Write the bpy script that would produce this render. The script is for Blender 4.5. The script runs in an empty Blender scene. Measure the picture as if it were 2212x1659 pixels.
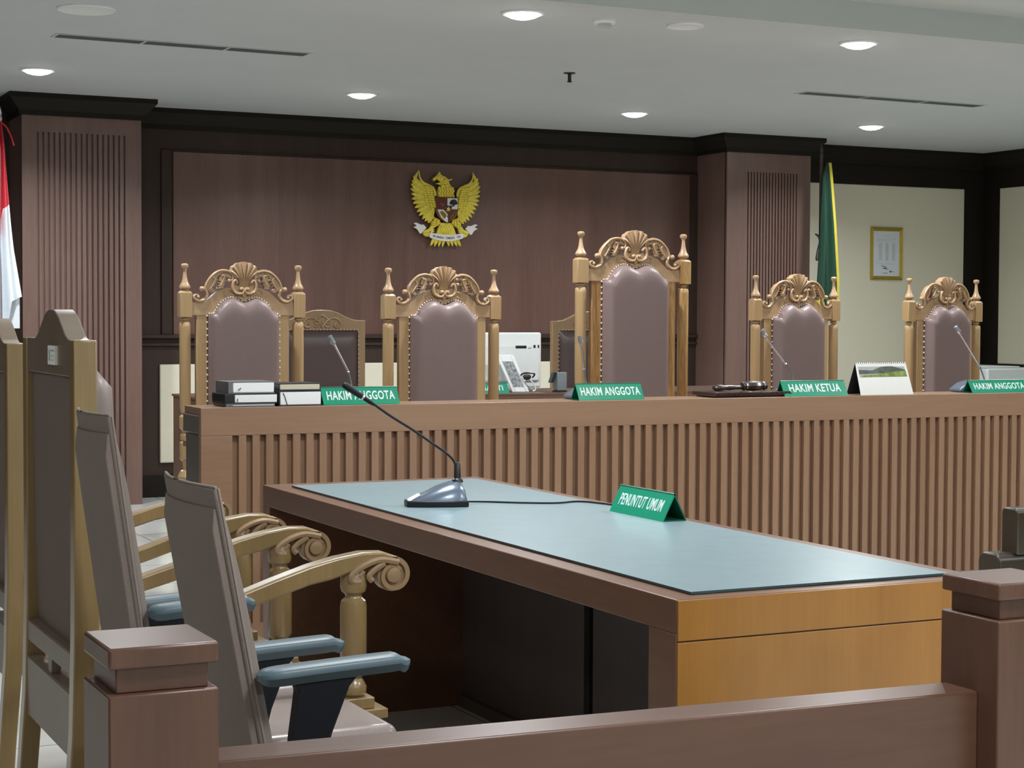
import bpy, bmesh, math, random
from mathutils import Matrix, Vector
random.seed(7)
S = bpy.context.scene
COL = S.collection
PI = math.pi

# ---------------------------------------------------------------- camera
CZ = 1.30
R = ((0.8994, -0.4372, 0.0044), (0.0125, 0.0357, 0.9993), (-0.4370, -0.8987, 0.0376))
cam = bpy.data.objects.new('camera', bpy.data.cameras.new('camera'))
COL.objects.link(cam)
rot = Matrix(R).transposed()
rx, ry, rz = rot.col[0].normalized(), rot.col[1], rot.col[2]
ry = (ry - rx * ry.dot(rx)).normalized(); rz = rx.cross(ry)
M = Matrix((rx, ry, rz)).transposed().to_4x4(); M.translation = Vector((0, 0, CZ))
cam.matrix_world = M
cam.data.sensor_width = 36.0
cam.data.lens = 3835.8 / 2212 * 36.0
cam.data.clip_end = 60; cam.data.clip_start = 0.05
S.camera = cam

# ---------------------------------------------------------------- exposure, world, lamps
S.view_settings.view_transform = 'Standard'
S.view_settings.look = 'None'
S.view_settings.exposure = 0.0
S.view_settings.gamma = 1.0
S.view_settings.use_curve_mapping = False
w = bpy.data.worlds.new('world'); S.world = w; w.use_nodes = True
w.node_tree.nodes['Background'].inputs[0].default_value = (0.80, 0.88, 1.0, 1)
w.node_tree.nodes['Background'].inputs[1].default_value = 0.12

CEIL = 2.66
TRAY = 2.80
LAMPCOL = (0.95, 0.98, 1.0)
def area(name, x, y, z, size, power, shape='DISK', spread=150, sy=None, col=LAMPCOL, rot=(0, 0, 0)):
    l = bpy.data.lights.new(name, 'AREA'); l.shape = shape; l.size = size
    if sy: l.size_y = sy
    l.energy = power; l.color = col; l.spread = math.radians(spread)
    o = bpy.data.objects.new(name, l); COL.objects.link(o); o.location = (x, y, z); o.rotation_euler = rot
    return o
# downlights that the photograph shows (their fixtures are built below)
DL = [(1.96, 10.06), (3.94, 10.22), (5.91, 10.31), (7.78, 10.22), (3.535, 7.175), (5.39, 7.19)]
DLP = [27, 20, 18, 15, 32, 32]
for (x, y), p in zip(DL, DLP): area('downlight_lamp', x, y, CEIL - 0.034, 0.13, p, spread=142 if y > 9 else 172)
# out-of-frame downlights that continue the nearer row of the same ceiling
for x, y, p in [(1.70, 7.18, 26), (7.3, 7.2, 24), (9.2, 7.2, 20)]:
    area('downlight_lamp', x, y, CEIL - 0.034, 0.13, p, spread=172)
for x, y, p in [(1.9, 4.4, 40), (4.2, 4.4, 40), (6.6, 4.4, 34), (1.6, 1.4, 48), (4.2, 1.4, 48), (6.6, 1.4, 40),
                (1.6, -1.8, 44), (4.2, -1.8, 44), (-1.4, 4.4, 10), (-1.4, 1.4, 16), (-1.4, -1.8, 18)]:
    area('fill_lamp', x, y, TRAY - 0.02, 0.5, p, 'SQUARE', 165)  # added unseen lamps that fill the bench front and left-hand faces with light

# ---------------------------------------------------------------- materials
MAT = {}
def _new(name):
    m = bpy.data.materials.new(name); m.use_nodes = True
    nt = m.node_tree; b = nt.nodes['Principled BSDF']
    MAT[name] = m
    return m, nt, b
def flat(name, c, rough=0.5, metal=0.0, spec=0.5, noise=0.06, ns=30, bump=0.0, coat=0.0):
    m, nt, b = _new(name)
    b.inputs['Roughness'].default_value = rough; b.inputs['Metallic'].default_value = metal
    b.inputs['Specular IOR Level'].default_value = spec
    if coat: b.inputs['Coat Weight'].default_value = coat; b.inputs['Coat Roughness'].default_value = 0.12
    tc = nt.nodes.new('ShaderNodeTexCoord'); n = nt.nodes.new('ShaderNodeTexNoise')
    n.inputs['Scale'].default_value = ns; n.inputs['Detail'].default_value = 5
    nt.links.new(tc.outputs['Object'], n.inputs['Vector'])
    r = nt.nodes.new('ShaderNodeValToRGB')
    r.color_ramp.elements[0].position = 0.3; r.color_ramp.elements[1].position = 0.7
    r.color_ramp.elements[0].color = (*[v * (1 - noise) for v in c], 1)
    r.color_ramp.elements[1].color = (*[min(1, v * (1 + noise)) for v in c], 1)
    nt.links.new(n.outputs['Fac'], r.inputs['Fac']); nt.links.new(r.outputs['Color'], b.inputs['Base Color'])
    if bump:
        bp = nt.nodes.new('ShaderNodeBump'); bp.inputs['Strength'].default_value = bump; bp.inputs['Distance'].default_value = 0.002
        nt.links.new(n.outputs['Fac'], bp.inputs['Height']); nt.links.new(bp.outputs['Normal'], b.inputs['Normal'])
    return m
def wood(name, c1, c2, grain='z', rough=0.38, scale=9, coat=0.15, sheets=0.0, off=0.0, contrast=(0.32, 0.68), spec=0.5):
    m, nt, b = _new(name)
    b.inputs['Roughness'].default_value = rough
    b.inputs['Specular IOR Level'].default_value = spec
    b.inputs['Coat Weight'].default_value = coat; b.inputs['Coat Roughness'].default_value = 0.30
    tc = nt.nodes.new('ShaderNodeTexCoord'); mp = nt.nodes.new('ShaderNodeMapping')
    s = {'x': (0.07, 1, 1), 'y': (1, 0.07, 1), 'z': (1, 1, 0.07)}[grain]
    mp.inputs['Scale'].default_value = s
    nt.links.new(tc.outputs['Object'], mp.inputs['Vector'])
    n = nt.nodes.new('ShaderNodeTexNoise'); n.inputs['Scale'].default_value = scale; n.inputs['Detail'].default_value = 6
    n.inputs['Distortion'].default_value = 0.6
    nt.links.new(mp.outputs['Vector'], n.inputs['Vector'])
    n2 = nt.nodes.new('ShaderNodeTexNoise'); n2.inputs['Scale'].default_value = scale * 14; n2.inputs['Detail'].default_value = 3
    nt.links.new(mp.outputs['Vector'], n2.inputs['Vector'])
    mx = nt.nodes.new('ShaderNodeMath'); mx.operation = 'MULTIPLY_ADD'; mx.inputs[1].default_value = 0.35
    nt.links.new(n2.outputs['Fac'], mx.inputs[0])
    m2 = nt.nodes.new('ShaderNodeMath'); m2.operation = 'MULTIPLY'; m2.inputs[1].default_value = 0.65
    nt.links.new(n.outputs['Fac'], m2.inputs[0]); nt.links.new(m2.outputs[0], mx.inputs[2])
    fac = mx.outputs[0]
    if sheets:
        sp = nt.nodes.new('ShaderNodeSeparateXYZ'); nt.links.new(tc.outputs['Object'], sp.inputs[0])
        dv = nt.nodes.new('ShaderNodeMath'); dv.operation = 'DIVIDE'; dv.inputs[1].default_value = sheets
        sf = nt.nodes.new('ShaderNodeMath'); sf.operation = 'SUBTRACT'; sf.inputs[1].default_value = off; nt.links.new(sp.outputs['X'], sf.inputs[0]); nt.links.new(sf.outputs[0], dv.inputs[0])
        fl = nt.nodes.new('ShaderNodeMath'); fl.operation = 'FLOOR'; nt.links.new(dv.outputs[0], fl.inputs[0])
        wn = nt.nodes.new('ShaderNodeTexWhiteNoise'); wn.noise_dimensions = '1D'; nt.links.new(fl.outputs[0], wn.inputs['W'])
        ad = nt.nodes.new('ShaderNodeMath'); ad.operation = 'MULTIPLY_ADD'; ad.inputs[1].default_value = 0.12
        nt.links.new(wn.outputs['Value'], ad.inputs[0]); nt.links.new(fac, ad.inputs[2]); 
        sb = nt.nodes.new('ShaderNodeMath'); sb.operation = 'SUBTRACT'; sb.inputs[1].default_value = 0.08
        nt.links.new(ad.outputs[0], sb.inputs[0]); fac = sb.outputs[0]
    r = nt.nodes.new('ShaderNodeValToRGB')
    r.color_ramp.elements[0].position = contrast[0]; r.color_ramp.elements[1].position = contrast[1]
    r.color_ramp.elements[0].color = (*c1, 1); r.color_ramp.elements[1].color = (*c2, 1)
    nt.links.new(fac, r.inputs['Fac']); nt.links.new(r.outputs['Color'], b.inputs['Base Color'])
    bp = nt.nodes.new('ShaderNodeBump'); bp.inputs['Strength'].default_value = 0.12; bp.inputs['Distance'].default_value = 0.001
    nt.links.new(n2.outputs['Fac'], bp.inputs['Height']); nt.links.new(bp.outputs['Normal'], b.inputs['Normal'])
    return m
def emis(name, c, s):
    m, nt, b = _new(name)
    b.inputs['Base Color'].default_value = (*c, 1); b.inputs['Emission Color'].default_value = (*c, 1)
    b.inputs['Emission Strength'].default_value = s
    return m
def tiles(name, c, grout, size):
    m, nt, b = _new(name)
    b.inputs['Roughness'].default_value = 0.16
    tc = nt.nodes.new('ShaderNodeTexCoord')
    br = nt.nodes.new('ShaderNodeTexBrick'); br.offset = 0.0; br.squash = 1.0
    br.inputs['Color1'].default_value = (*c, 1); br.inputs['Color2'].default_value = (*[v * 0.95 for v in c], 1)
    br.inputs['Mortar'].default_value = (*grout, 1); br.inputs['Scale'].default_value = 1.0
    br.inputs['Mortar Size'].default_value = 0.004; br.inputs['Brick Width'].default_value = size; br.inputs['Row Height'].default_value = size
    nt.links.new(tc.outputs['Object'], br.inputs['Vector']); nt.links.new(br.outputs['Color'], b.inputs['Base Color'])
    return m

wood('wall_wood', (0.120, 0.060, 0.046), (0.180, 0.096, 0.076), 'z', 0.34, 7, 0.25, sheets=0.80, off=0.66)
wood('shaded_frame_wood', (0.040, 0.024, 0.018), (0.056, 0.034, 0.026), 'z', 0.5, 7, 0.0, spec=0.3)  # frame wood, darkened so its colour carries the shade on the upper wall
wood('dark_wood', (0.013, 0.010, 0.007), (0.018, 0.014, 0.010), 'x', 0.6, 6, 0.0, spec=0.2)
wood('pilaster_wood', (0.165, 0.096, 0.078), (0.225, 0.138, 0.115), 'z', 0.34, 7, 0.2)
wood('bench_wood', (0.240, 0.134, 0.080), (0.310, 0.185, 0.115), 'z', 0.36, 8, 0.15)
wood('bench_rail_wood', (0.240, 0.134, 0.080), (0.310, 0.185, 0.115), 'x', 0.36, 5, 0.15)
wood('bench_side_wood', (0.105, 0.085, 0.074), (0.125, 0.103, 0.09), 'z', 0.5, 5, 0.05)
wood('table_wood', (0.140, 0.063, 0.035), (0.195, 0.098, 0.058), 'y', 0.34, 6, 0.2, spec=0.4)
wood('table_end_wood', (0.270, 0.113, 0.018), (0.360, 0.165, 0.032), 'z', 0.30, 6, 0.3)
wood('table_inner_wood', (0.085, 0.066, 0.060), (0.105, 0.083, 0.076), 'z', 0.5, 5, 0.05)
wood('rail_wood', (0.075, 0.033, 0.020), (0.118, 0.056, 0.036), 'z', 0.36, 7, 0.2, spec=0.4)
wood('rail_wood_long', (0.075, 0.033, 0.020), (0.118, 0.056, 0.036), 'x', 0.36, 7, 0.2, spec=0.4)
wood('oak', (0.390, 0.245, 0.115), (0.500, 0.335, 0.172), 'z', 0.30, 8, 0.4)
wood('oak_carved', (0.430, 0.275, 0.150), (0.520, 0.350, 0.205), 'x', 0.30, 6, 0.4)
wood('oak_streaked', (0.250, 0.110, 0.035), (0.520, 0.330, 0.130), 'z', 0.30, 16, 0.4, contrast=(0.40, 0.60))
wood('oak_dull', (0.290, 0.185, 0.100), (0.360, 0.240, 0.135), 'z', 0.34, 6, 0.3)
wood('chair_wood_yellow', (0.245, 0.162, 0.066), (0.330, 0.222, 0.096), 'z', 0.26, 8, 1.0)
wood('chair_wood_shaded', (0.165, 0.122, 0.088), (0.210, 0.158, 0.116), 'z', 0.4, 6, 0.2)  # same chair wood, with the shade of the rear parts put into its colour
wood('barrier_wood', (0.028, 0.021, 0.012), (0.040, 0.031, 0.018), 'x', 0.32, 6, 0.3)
wood('desk_wood', (0.115, 0.062, 0.040), (0.155, 0.086, 0.058), 'x', 0.4, 6, 0.2)
wood('gavel_wood', (0.020, 0.008, 0.006), (0.040, 0.015, 0.011), 'x', 0.12, 9, 0.9)
flat('leather', (0.205, 0.146, 0.138), 0.44, spec=0.5, noise=0.05, ns=260, bump=0.15)
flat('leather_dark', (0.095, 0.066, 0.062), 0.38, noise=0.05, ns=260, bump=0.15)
flat('seat_leather', (0.285, 0.228, 0.214), 0.30, noise=0.04, ns=200, bump=0.12)
flat('back_fabric', (0.215, 0.172, 0.148), 0.85, noise=0.10, ns=420, bump=0.3)
flat('back_fabric_light', (0.290, 0.240, 0.210), 0.8, noise=0.08, ns=420, bump=0.3)
flat('chair_back_cloth', (0.160, 0.118, 0.098), 0.85, noise=0.08, ns=400, bump=0.3)
flat('ceiling_paint', (0.555, 0.590, 0.605), 0.85, noise=0.015, ns=3)
flat('tray_paint', (0.56, 0.60, 0.585), 0.85, noise=0.01, ns=3)
flat('beige_panel', (0.80, 0.765, 0.615), 0.8, noise=0.03, ns=160, bump=0.1)
flat('white_plastic', (0.88, 0.91, 0.91), 0.35, noise=0.01)
flat('bright_plastic', (0.93, 0.97, 0.97), 0.3, noise=0.01)
flat('grey_plastic', (0.20, 0.23, 0.25), 0.4, noise=0.03)
flat('mic_base_plastic', (0.135, 0.170, 0.225), 0.26, metal=0.35, noise=0.04, coat=0.3)
flat('black_plastic', (0.009, 0.012, 0.015), 0.45, noise=0.05, spec=0.3)
flat('arm_pad', (0.080, 0.124, 0.148), 0.42, noise=0.04)
flat('arm_support', (0.008, 0.010, 0.013), 0.6, spec=0.2, noise=0.04)
flat('silver', (0.60, 0.56, 0.60), 0.22, metal=0.9, noise=0.02)
flat('nail_metal', (0.95, 0.86, 0.80), 0.2, metal=0.1, noise=0.02)
flat('mat_blue', (0.215, 0.300, 0.330), 0.30, noise=0.05, ns=18, spec=0.5)
flat('mat_edge', (0.035, 0.070, 0.078), 0.3)
flat('sign_green', (0.004, 0.300, 0.170), 0.30, noise=0.02)
flat('sign_green_dark', (0.002, 0.120, 0.060), 0.4, noise=0.02)
flat('letter_white', (0.82, 0.93, 0.92), 0.4, noise=0.01)
flat('paper', (0.84, 0.84, 0.80), 0.8, noise=0.01)
flat('page_white', (0.90, 0.92, 0.92), 0.8, noise=0.03, ns=200)
flat('page_cream', (0.62, 0.57, 0.45), 0.8, noise=0.03, ns=200)
flat('cover_black', (0.014, 0.016, 0.020), 0.35, noise=0.05)
flat('cover_grey', (0.16, 0.165, 0.17), 0.3, noise=0.05)
flat('gold', (0.90, 0.74, 0.09), 0.34, metal=0.15, noise=0.12, ns=60)
flat('gold_dark', (0.27, 0.18, 0.02), 0.4, metal=0.3, noise=0.1, ns=60)
flat('frame_gold', (0.56, 0.43, 0.07), 0.3, metal=0.6, noise=0.1, ns=40)
flat('emblem_red', (0.135, 0.018, 0.022), 0.4)
flat('emblem_brown', (0.20, 0.085, 0.015), 0.4)
flat('emblem_black', (0.010, 0.014, 0.014), 0.4)
flat('emblem_white', (0.92, 0.88, 0.88), 0.4, noise=0.02)
flat('ink', (0.03, 0.035, 0.04), 0.5)
flat('ink_faint', (0.60, 0.64, 0.68), 0.7)
flat('ink_pale', (0.42, 0.44, 0.46), 0.7)
flat('flag_red', (0.62, 0.035, 0.060), 0.75, noise=0.04, ns=50)
flat('flag_white', (0.74, 0.80, 0.86), 0.75, noise=0.02, ns=50)
flat('flag_green', (0.008, 0.052, 0.028), 0.7, noise=0.06, ns=50)
flat('fringe_yellow', (0.66, 0.56, 0.06), 0.7, noise=0.1, ns=200)
flat('pole_brown', (0.05, 0.035, 0.03), 0.3)
flat('vent_grey', (0.16, 0.17, 0.175), 0.5)
flat('speaker_grille', (0.40, 0.42, 0.42), 0.8, noise=0.12, ns=900)
flat('dark_metal', (0.05, 0.05, 0.05), 0.35, metal=0.7)
flat('print_green', (0.20, 0.26, 0.06), 0.7, noise=0.55, ns=38)
flat('print_grey', (0.10, 0.11, 0.09), 0.7, noise=0.5, ns=30)
flat('red_mark', (0.35, 0.10, 0.08), 0.6)
flat('photo_grey', (0.28, 0.30, 0.32), 0.3, noise=0.7, ns=60)
flat('machine_white', (0.66, 0.72, 0.72), 0.4, noise=0.02)
emis('lamp_glow', (1.0, 1.0, 1.0), 14.0)
tiles('floor_tile', (0.72, 0.72, 0.68), (0.30, 0.29, 0.27), 0.6)

# ---------------------------------------------------------------- mesh helpers
class MB:
    def __init__(s): s.v = []; s.f = []; s.m = []
    def add(s, vs, fs, m=0):
        o = len(s.v); s.v += [tuple(p) for p in vs]; s.f += [tuple(i + o for i in f) for f in fs]; s.m += [m] * len(fs); return s
    def box(s, x0, x1, y0, y1, z0, z1, m=0, T=None):
        if x0 > x1: x0, x1 = x1, x0
        if y0 > y1: y0, y1 = y1, y0
        if z0 > z1: z0, z1 = z1, z0
        vs = [(x0, y0, z0), (x1, y0, z0), (x1, y1, z0), (x0, y1, z0), (x0, y0, z1), (x1, y0, z1), (x1, y1, z1), (x0, y1, z1)]
        if T: vs = [T(p) for p in vs]
        return s.add(vs, [(0, 3, 2, 1), (4, 5, 6, 7), (0, 1, 5, 4), (1, 2, 6, 5), (2, 3, 7, 6), (3, 0, 4, 7)], m)
    def prism(s, poly, a, b, f, m=0):
        """poly of (p,q); f(p,q,t)->xyz ; extruded between t=a and t=b"""
        A = sum(poly[i][0] * poly[(i + 1) % len(poly)][1] - poly[(i + 1) % len(poly)][0] * poly[i][1] for i in range(len(poly)))
        n = len(poly)
        vs = [f(p, q, a) for p, q in poly] + [f(p, q, b) for p, q in poly]
        fs = [tuple(range(n)), tuple(range(2 * n - 1, n - 1, -1))] + [(i, i + n, (i + 1) % n + n, (i + 1) % n) for i in range(n)]
        return s.add(vs, fs, m)
    def lathe(s, prof, c=(0, 0, 0), n=16, axis='z', m=0):
        vs = []; fs = []
        for r, h in prof:
            for k in range(n):
                a = 2 * PI * k / n; u, v = r * math.cos(a), r * math.sin(a)
                p = {'z': (u, v, h), 'x': (h, u, v), 'y': (v, h, u)}[axis]
                vs.append((p[0] + c[0], p[1] + c[1], p[2] + c[2]))
        L = len(prof)
        for i in range(L - 1):
            for k in range(n):
                fs.append((i * n + k, i * n + (k + 1) % n, (i + 1) * n + (k + 1) % n, (i + 1) * n + k))
        fs.append(tuple(range(n - 1, -1, -1))); fs.append(tuple((L - 1) * n + k for k in range(n)))
        return s.add(vs, fs, m)
    def tube(s, pts, rad, n=8, m=0, flat=1.0, up=(0, 1, 0)):
        pts = [Vector(p) for p in pts]; L = len(pts)
        if not hasattr(rad, '__len__'): rad = [rad] * L
        vs = []; fs = []; upv = Vector(up)
        for i, p in enumerate(pts):
            t = (pts[min(i + 1, L - 1)] - pts[max(i - 1, 0)]).normalized()
            u = upv - t * upv.dot(t)
            if u.length < 1e-4: u = Vector((1, 0, 0)) - t * t.x
            u.normalize(); v = t.cross(u)
            for k in range(n):
                a = 2 * PI * k / n
                vs.append(p + (v * math.cos(a) + u * math.sin(a) * flat) * rad[i])
        for i in range(L - 1):
            for k in range(n):
                fs.append((i * n + k, i * n + (k + 1) % n, (i + 1) * n + (k + 1) % n, (i + 1) * n + k))
        fs.append(tuple(range(n - 1, -1, -1))); fs.append(tuple((L - 1) * n + k for k in range(n)))
        return s.add(vs, fs, m)
    def ball(s, c, r, n=8, m=0, sc=(1, 1, 1)):
        vs = [(c[0], c[1], c[2] - r * sc[2])]; fs = []
        k2 = n // 2
        for i in range(1, k2):
            ph = -PI / 2 + PI * i / k2
            for k in range(n):
                a = 2 * PI * k / n
                vs.append((c[0] + r * sc[0] * math.cos(ph) * math.cos(a), c[1] + r * sc[1] * math.cos(ph) * math.sin(a), c[2] + r * sc[2] * math.sin(ph)))
        vs.append((c[0], c[1], c[2] + r * sc[2])); T = len(vs) - 1
        for k in range(n):
            fs.append((0, 1 + (k + 1) % n, 1 + k)); b = 1 + (k2 - 2) * n; fs.append((T, b + k, b + (k + 1) % n))
        for i in range(k2 - 2):
            for k in range(n):
                a = 1 + i * n; fs.append((a + k, a + (k + 1) % n, a + n + (k + 1) % n, a + n + k))
        return s.add(vs, fs, m)
    def grid(s, rows, m=0, close_back=None, thick=None):
        """rows: list of equal-length lists of points -> closed slab if thick vector given"""
        a = len(rows); b = len(rows[0]); flatp = [p for r in rows for p in r]
        fs = [(i * b + j, i * b + j + 1, (i + 1) * b + j + 1, (i + 1) * b + j) for i in range(a - 1) for j in range(b - 1)]
        if thick is None: return s.add(flatp, fs, m)
        T = Vector(thick); n = a * b
        back = [tuple(Vector(p) + T) for p in flatp]
        fs += [tuple(n + k for k in reversed(f)) for f in fs[:]]
        rim = [j for j in range(b)] + [i * b + b - 1 for i in range(1, a)] + [(a - 1) * b + j for j in range(b - 2, -1, -1)] + [i * b for i in range(a - 2, 0, -1)]
        for q in range(len(rim)):
            u, v = rim[q], rim[(q + 1) % len(rim)]; fs.append((u, u + n, v + n, v))
        return s.add(flatp + back, fs, m)
def obj(name, mb, mats, parent=None, bevel=0.0, seg=2, angle=32, loc=None, sub=0):
    me = bpy.data.meshes.new(name); me.from_pydata(mb.v, [], mb.f)
    if isinstance(mats, str): mats = [mats]
    for k in mats: me.materials.append(MAT[k])
    for p, i in zip(me.polygons, mb.m): p.material_index = i
    bm = bmesh.new(); bm.from_mesh(me); bmesh.ops.recalc_face_normals(bm, faces=bm.faces); bm.to_mesh(me); bm.free()
    me.shade_smooth(); me.set_sharp_from_angle(angle=math.radians(angle))
    o = bpy.data.objects.new(name, me); COL.objects.link(o)
    if parent: o.parent = parent
    if loc: o.location = loc
    if bevel:
        b = o.modifiers.new('bevel', 'BEVEL'); b.width = bevel; b.segments = seg; b.limit_method = 'ANGLE'; b.angle_limit = math.radians(40)
    if sub:
        b = o.modifiers.new('sub', 'SUBSURF'); b.levels = sub; b.render_levels = sub
    return o
def tag(o, label, cat, group=None, kind=None):
    o['label'] = label; o['category'] = cat
    if group: o['group'] = group
    if kind: o['kind'] = kind
    return o
def thing(name, label, cat, loc=(0, 0, 0), rz=0, group=None):
    o = bpy.data.objects.new(name, None); COL.objects.link(o); o.empty_display_size = 0.1
    o.location = loc; o.rotation_euler = (0, 0, rz)
    return tag(o, label, cat, group)
def struct(name, mb, mats, parent=None, bevel=0.0, loc=None):
    o = obj(name, mb, mats, parent, bevel, loc=loc)
    if not parent: o['kind'] = 'structure'
    return o
def copy_tree(o, parent=None):
    c = o.copy(); COL.objects.link(c); c.parent = parent
    for ch in list(o.children): copy_tree(ch, c)
    return c
def text_part(name, txt, size, mat, parent, loc, rot, narrow=0.78, bold=0.02, ext=0.0006, shear=0.0, center=True):
    c = bpy.data.curves.new(name, 'FONT'); c.body = txt; c.size = size; c.extrude = ext; c.offset = bold * size; c.shear = shear
    c.resolution_u = 3; c.space_character = 1.07
    c.align_x = 'CENTER' if center else 'LEFT'; c.align_y = 'CENTER'
    t = bpy.data.objects.new(name + '_src', c); COL.objects.link(t)
    bpy.context.view_layer.update()
    me = bpy.data.meshes.new_from_object(t.evaluated_get(bpy.context.evaluated_depsgraph_get()))
    bpy.data.objects.remove(t)
    me.materials.clear(); me.materials.append(MAT[mat])
    for v in me.vertices: v.co.x *= narrow
    o = bpy.data.objects.new(name, me); COL.objects.link(o)
    if parent: o.parent = parent
    o.location = loc; o.rotation_euler = rot
    return o
def interp(pts, x):
    if x <= pts[0][0]: return pts[0][1]
    for (a, b), (c, d) in zip(pts, pts[1:]):
        if x <= c: return b + (d - b) * (x - a) / (c - a)
    return pts[-1][1]
def smooth_path(pts, sub=4):
    out = []; P = [Vector(p) for p in pts]
    for i in range(len(P) - 1):
        p0, p1, p2, p3 = P[max(i - 1, 0)], P[i], P[i + 1], P[min(i + 2, len(P) - 1)]
        for k in range(sub):
            t = k / sub
            out.append(0.5 * ((2 * p1) + (p2 - p0) * t + (2 * p0 - 5 * p1 + 4 * p2 - p3) * t * t + (3 * p1 - p0 - 3 * p2 + p3) * t ** 3))
    out.append(P[-1]); return out

# ================================================================ THE ROOM
XL, XR, YB, YW = -3.5, 9.98, -5.0, 11.58
struct('floor', MB().box(XL, XR, YB, YW, -0.05, 0.0), 'floor_tile')
b = MB().box(XL, XR + 0.1, 6.87, YW + 0.1, CEIL, CEIL + 0.12)
struct('ceiling', b, 'ceiling_paint')
# raised tray part of the ceiling with its stepped edge
b = MB().box(XL, XR + 0.1, YB, 6.87, TRAY + 0.10, TRAY + 0.2)
b.prism([(6.87, CEIL), (6.87, TRAY + 0.1), (6.45, TRAY + 0.1), (6.45, TRAY + 0.06), (6.60, TRAY + 0.055), (6.72, TRAY + 0.01), (6.85, TRAY - 0.01), (6.85, CEIL)], XL, XR, lambda p, q, t: (t, p, q))
struct('trim_1', b, 'tray_paint')
struct('wall_left', MB().box(XL - 0.1, XL, YB, YW, 0, 2.95), 'wall_wood')
struct('wall_front', MB().box(XL, XR, YB - 0.1, YB, 0, 2.95), 'beige_panel')
# back wall
struct('wall_back', MB().box(XL, XR, YW, YW + 0.1, 0, CEIL), 'shaded_frame_wood')
struct('wall_panel', MB().box(3.13, 7.12, YW - 0.010, YW, 1.175, 2.385), 'wall_wood', bpy.data.objects['wall_back'], 0.003)
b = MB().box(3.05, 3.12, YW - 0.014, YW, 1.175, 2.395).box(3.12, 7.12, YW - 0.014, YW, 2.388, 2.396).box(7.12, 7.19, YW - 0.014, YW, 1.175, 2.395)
struct('panel_moulding', b, 'shaded_frame_wood', bpy.data.objects['wall_back'], 0.003)
# chair rail
b = MB().box(2.8, 7.2, YW - 0.035, YW, 1.150, 1.175).box(2.8, 7.2, YW - 0.025, YW, 1.10, 1.118)
struct('trim_2', b, 'shaded_frame_wood', bevel=0.004)
# low cloth panel
struct('cloth_panel', MB().box(3.035, 6.93, YW - 0.02, YW, 0.325, 0.978), 'beige_panel', bpy.data.objects['wall_back'], 0.008)
# skirting of wainscot
struct('baseboard_back', MB().box(2.8, 7.2, YW - 0.03, YW, 0.10, 0.24), 'dark_wood', bevel=0.004)
# right-hand part of the back wall
b = MB().box(7.9, XR, YW - 0.03, YW, 2.37, CEIL).box(9.755, XR, YW - 0.03, YW, 0, 2.37).box(7.9, 9.755, YW - 0.03, YW, 0.0, 0.42)
struct('trim_3', b, 'dark_wood')
struct('cloth_panel', MB().box(7.9, 9.755, YW - 0.022, YW, 0.42, 2.37), 'beige_panel', bpy.data.objects['wall_back'], 0.006)
# right wall
struct('wall_right', MB().box(XR, XR + 0.1, YB, YW, 0, 2.95), 'dark_wood')
struct('cloth_panel', MB().box(XR - 0.02, XR, 6.5, 11.37, 0.935, 2.385), 'beige_panel', bpy.data.objects['wall_right'], 0.006)
b = MB().box(XR - 0.03, XR, 6.5, YW - 0.03, 2.37, CEIL - 0.01).box(XR - 0.03, XR, 11.37, YW - 0.03, 0.0, 2.37).box(XR - 0.035, XR, 6.5, 11.37, 0.86, 0.935)
struct('trim_4', b, 'dark_wood')
# cornice profile (distance out from the wall, z)
CP = [(0, 2.53), (0.018, 2.53), (0.022, 2.56), (0.035, 2.575), (0.060, 2.60), (0.078, 2.625), (0.085, 2.63), (0.085, CEIL), (0, CEIL)]
def cornice(b, x0, x1, y):
    b.prism(CP, x0, x1, lambda p, q, t: (t, y - p, q))
b = MB(); cornice(b, XL, 2.08, YW); cornice(b, 2.8, 7.2, YW); cornice(b, 7.9, XR, YW - 0.03)
b.prism(CP, 6.5, YW, lambda p, q, t: (XR - 0.03 - p, t, q))
struct('trim_5', b, 'dark_wood')
# pilasters
def pilaster(name, x0, x1, yf, fx0, fx1, ft, n):
    P = MB()
    P.box(x0, x1, yf + 0.02, YW, 0, CEIL)
    P.box(x0, fx0, yf, yf + 0.03, 0, CEIL); P.box(fx1, x1, yf, yf + 0.03, 0, CEIL); P.box(fx0, fx1, yf, yf + 0.03, ft, CEIL)
    P.box(fx0, fx1, yf, yf + 0.03, 0, 0.12)
    pitch = (fx1 - fx0) / n
    for k in range(n):
        a = fx0 + pitch * k + pitch * 0.36
        P.box(a, fx0 + pitch * (k + 1) , yf, yf + 0.03, 0.12, ft)
    o = struct(name, P, 'pilaster_wood')
    C = MB()
    pr = [(-p, q) for p, q in CP]
    # mitred crown around three sides
    def ring(d, z): return [(x0 - d, YW, z), (x0 - d, yf - d, z), (x1 + d, yf - d, z), (x1 + d, YW, z)]
    rows = [ring(d, z) for d, z in CP]
    C.grid(rows)
    struct('crown', C, 'dark_wood', o)
    return o
pilaster('trim_6', 2.075, 2.815, 11.16, 2.165, 2.735, 2.43, 17)
pilaster('trim_7', 7.19, 7.935, 11.16, 7.37, 7.83, 2.39, 17)

# low platform under bench, judges' chairs and clerk's desk
PZ = 0.10
struct('floor_platform', MB().box(1.80, 9.0, 6.24, YW, 0.0, PZ), 'floor_tile', bevel=0.004)

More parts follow.
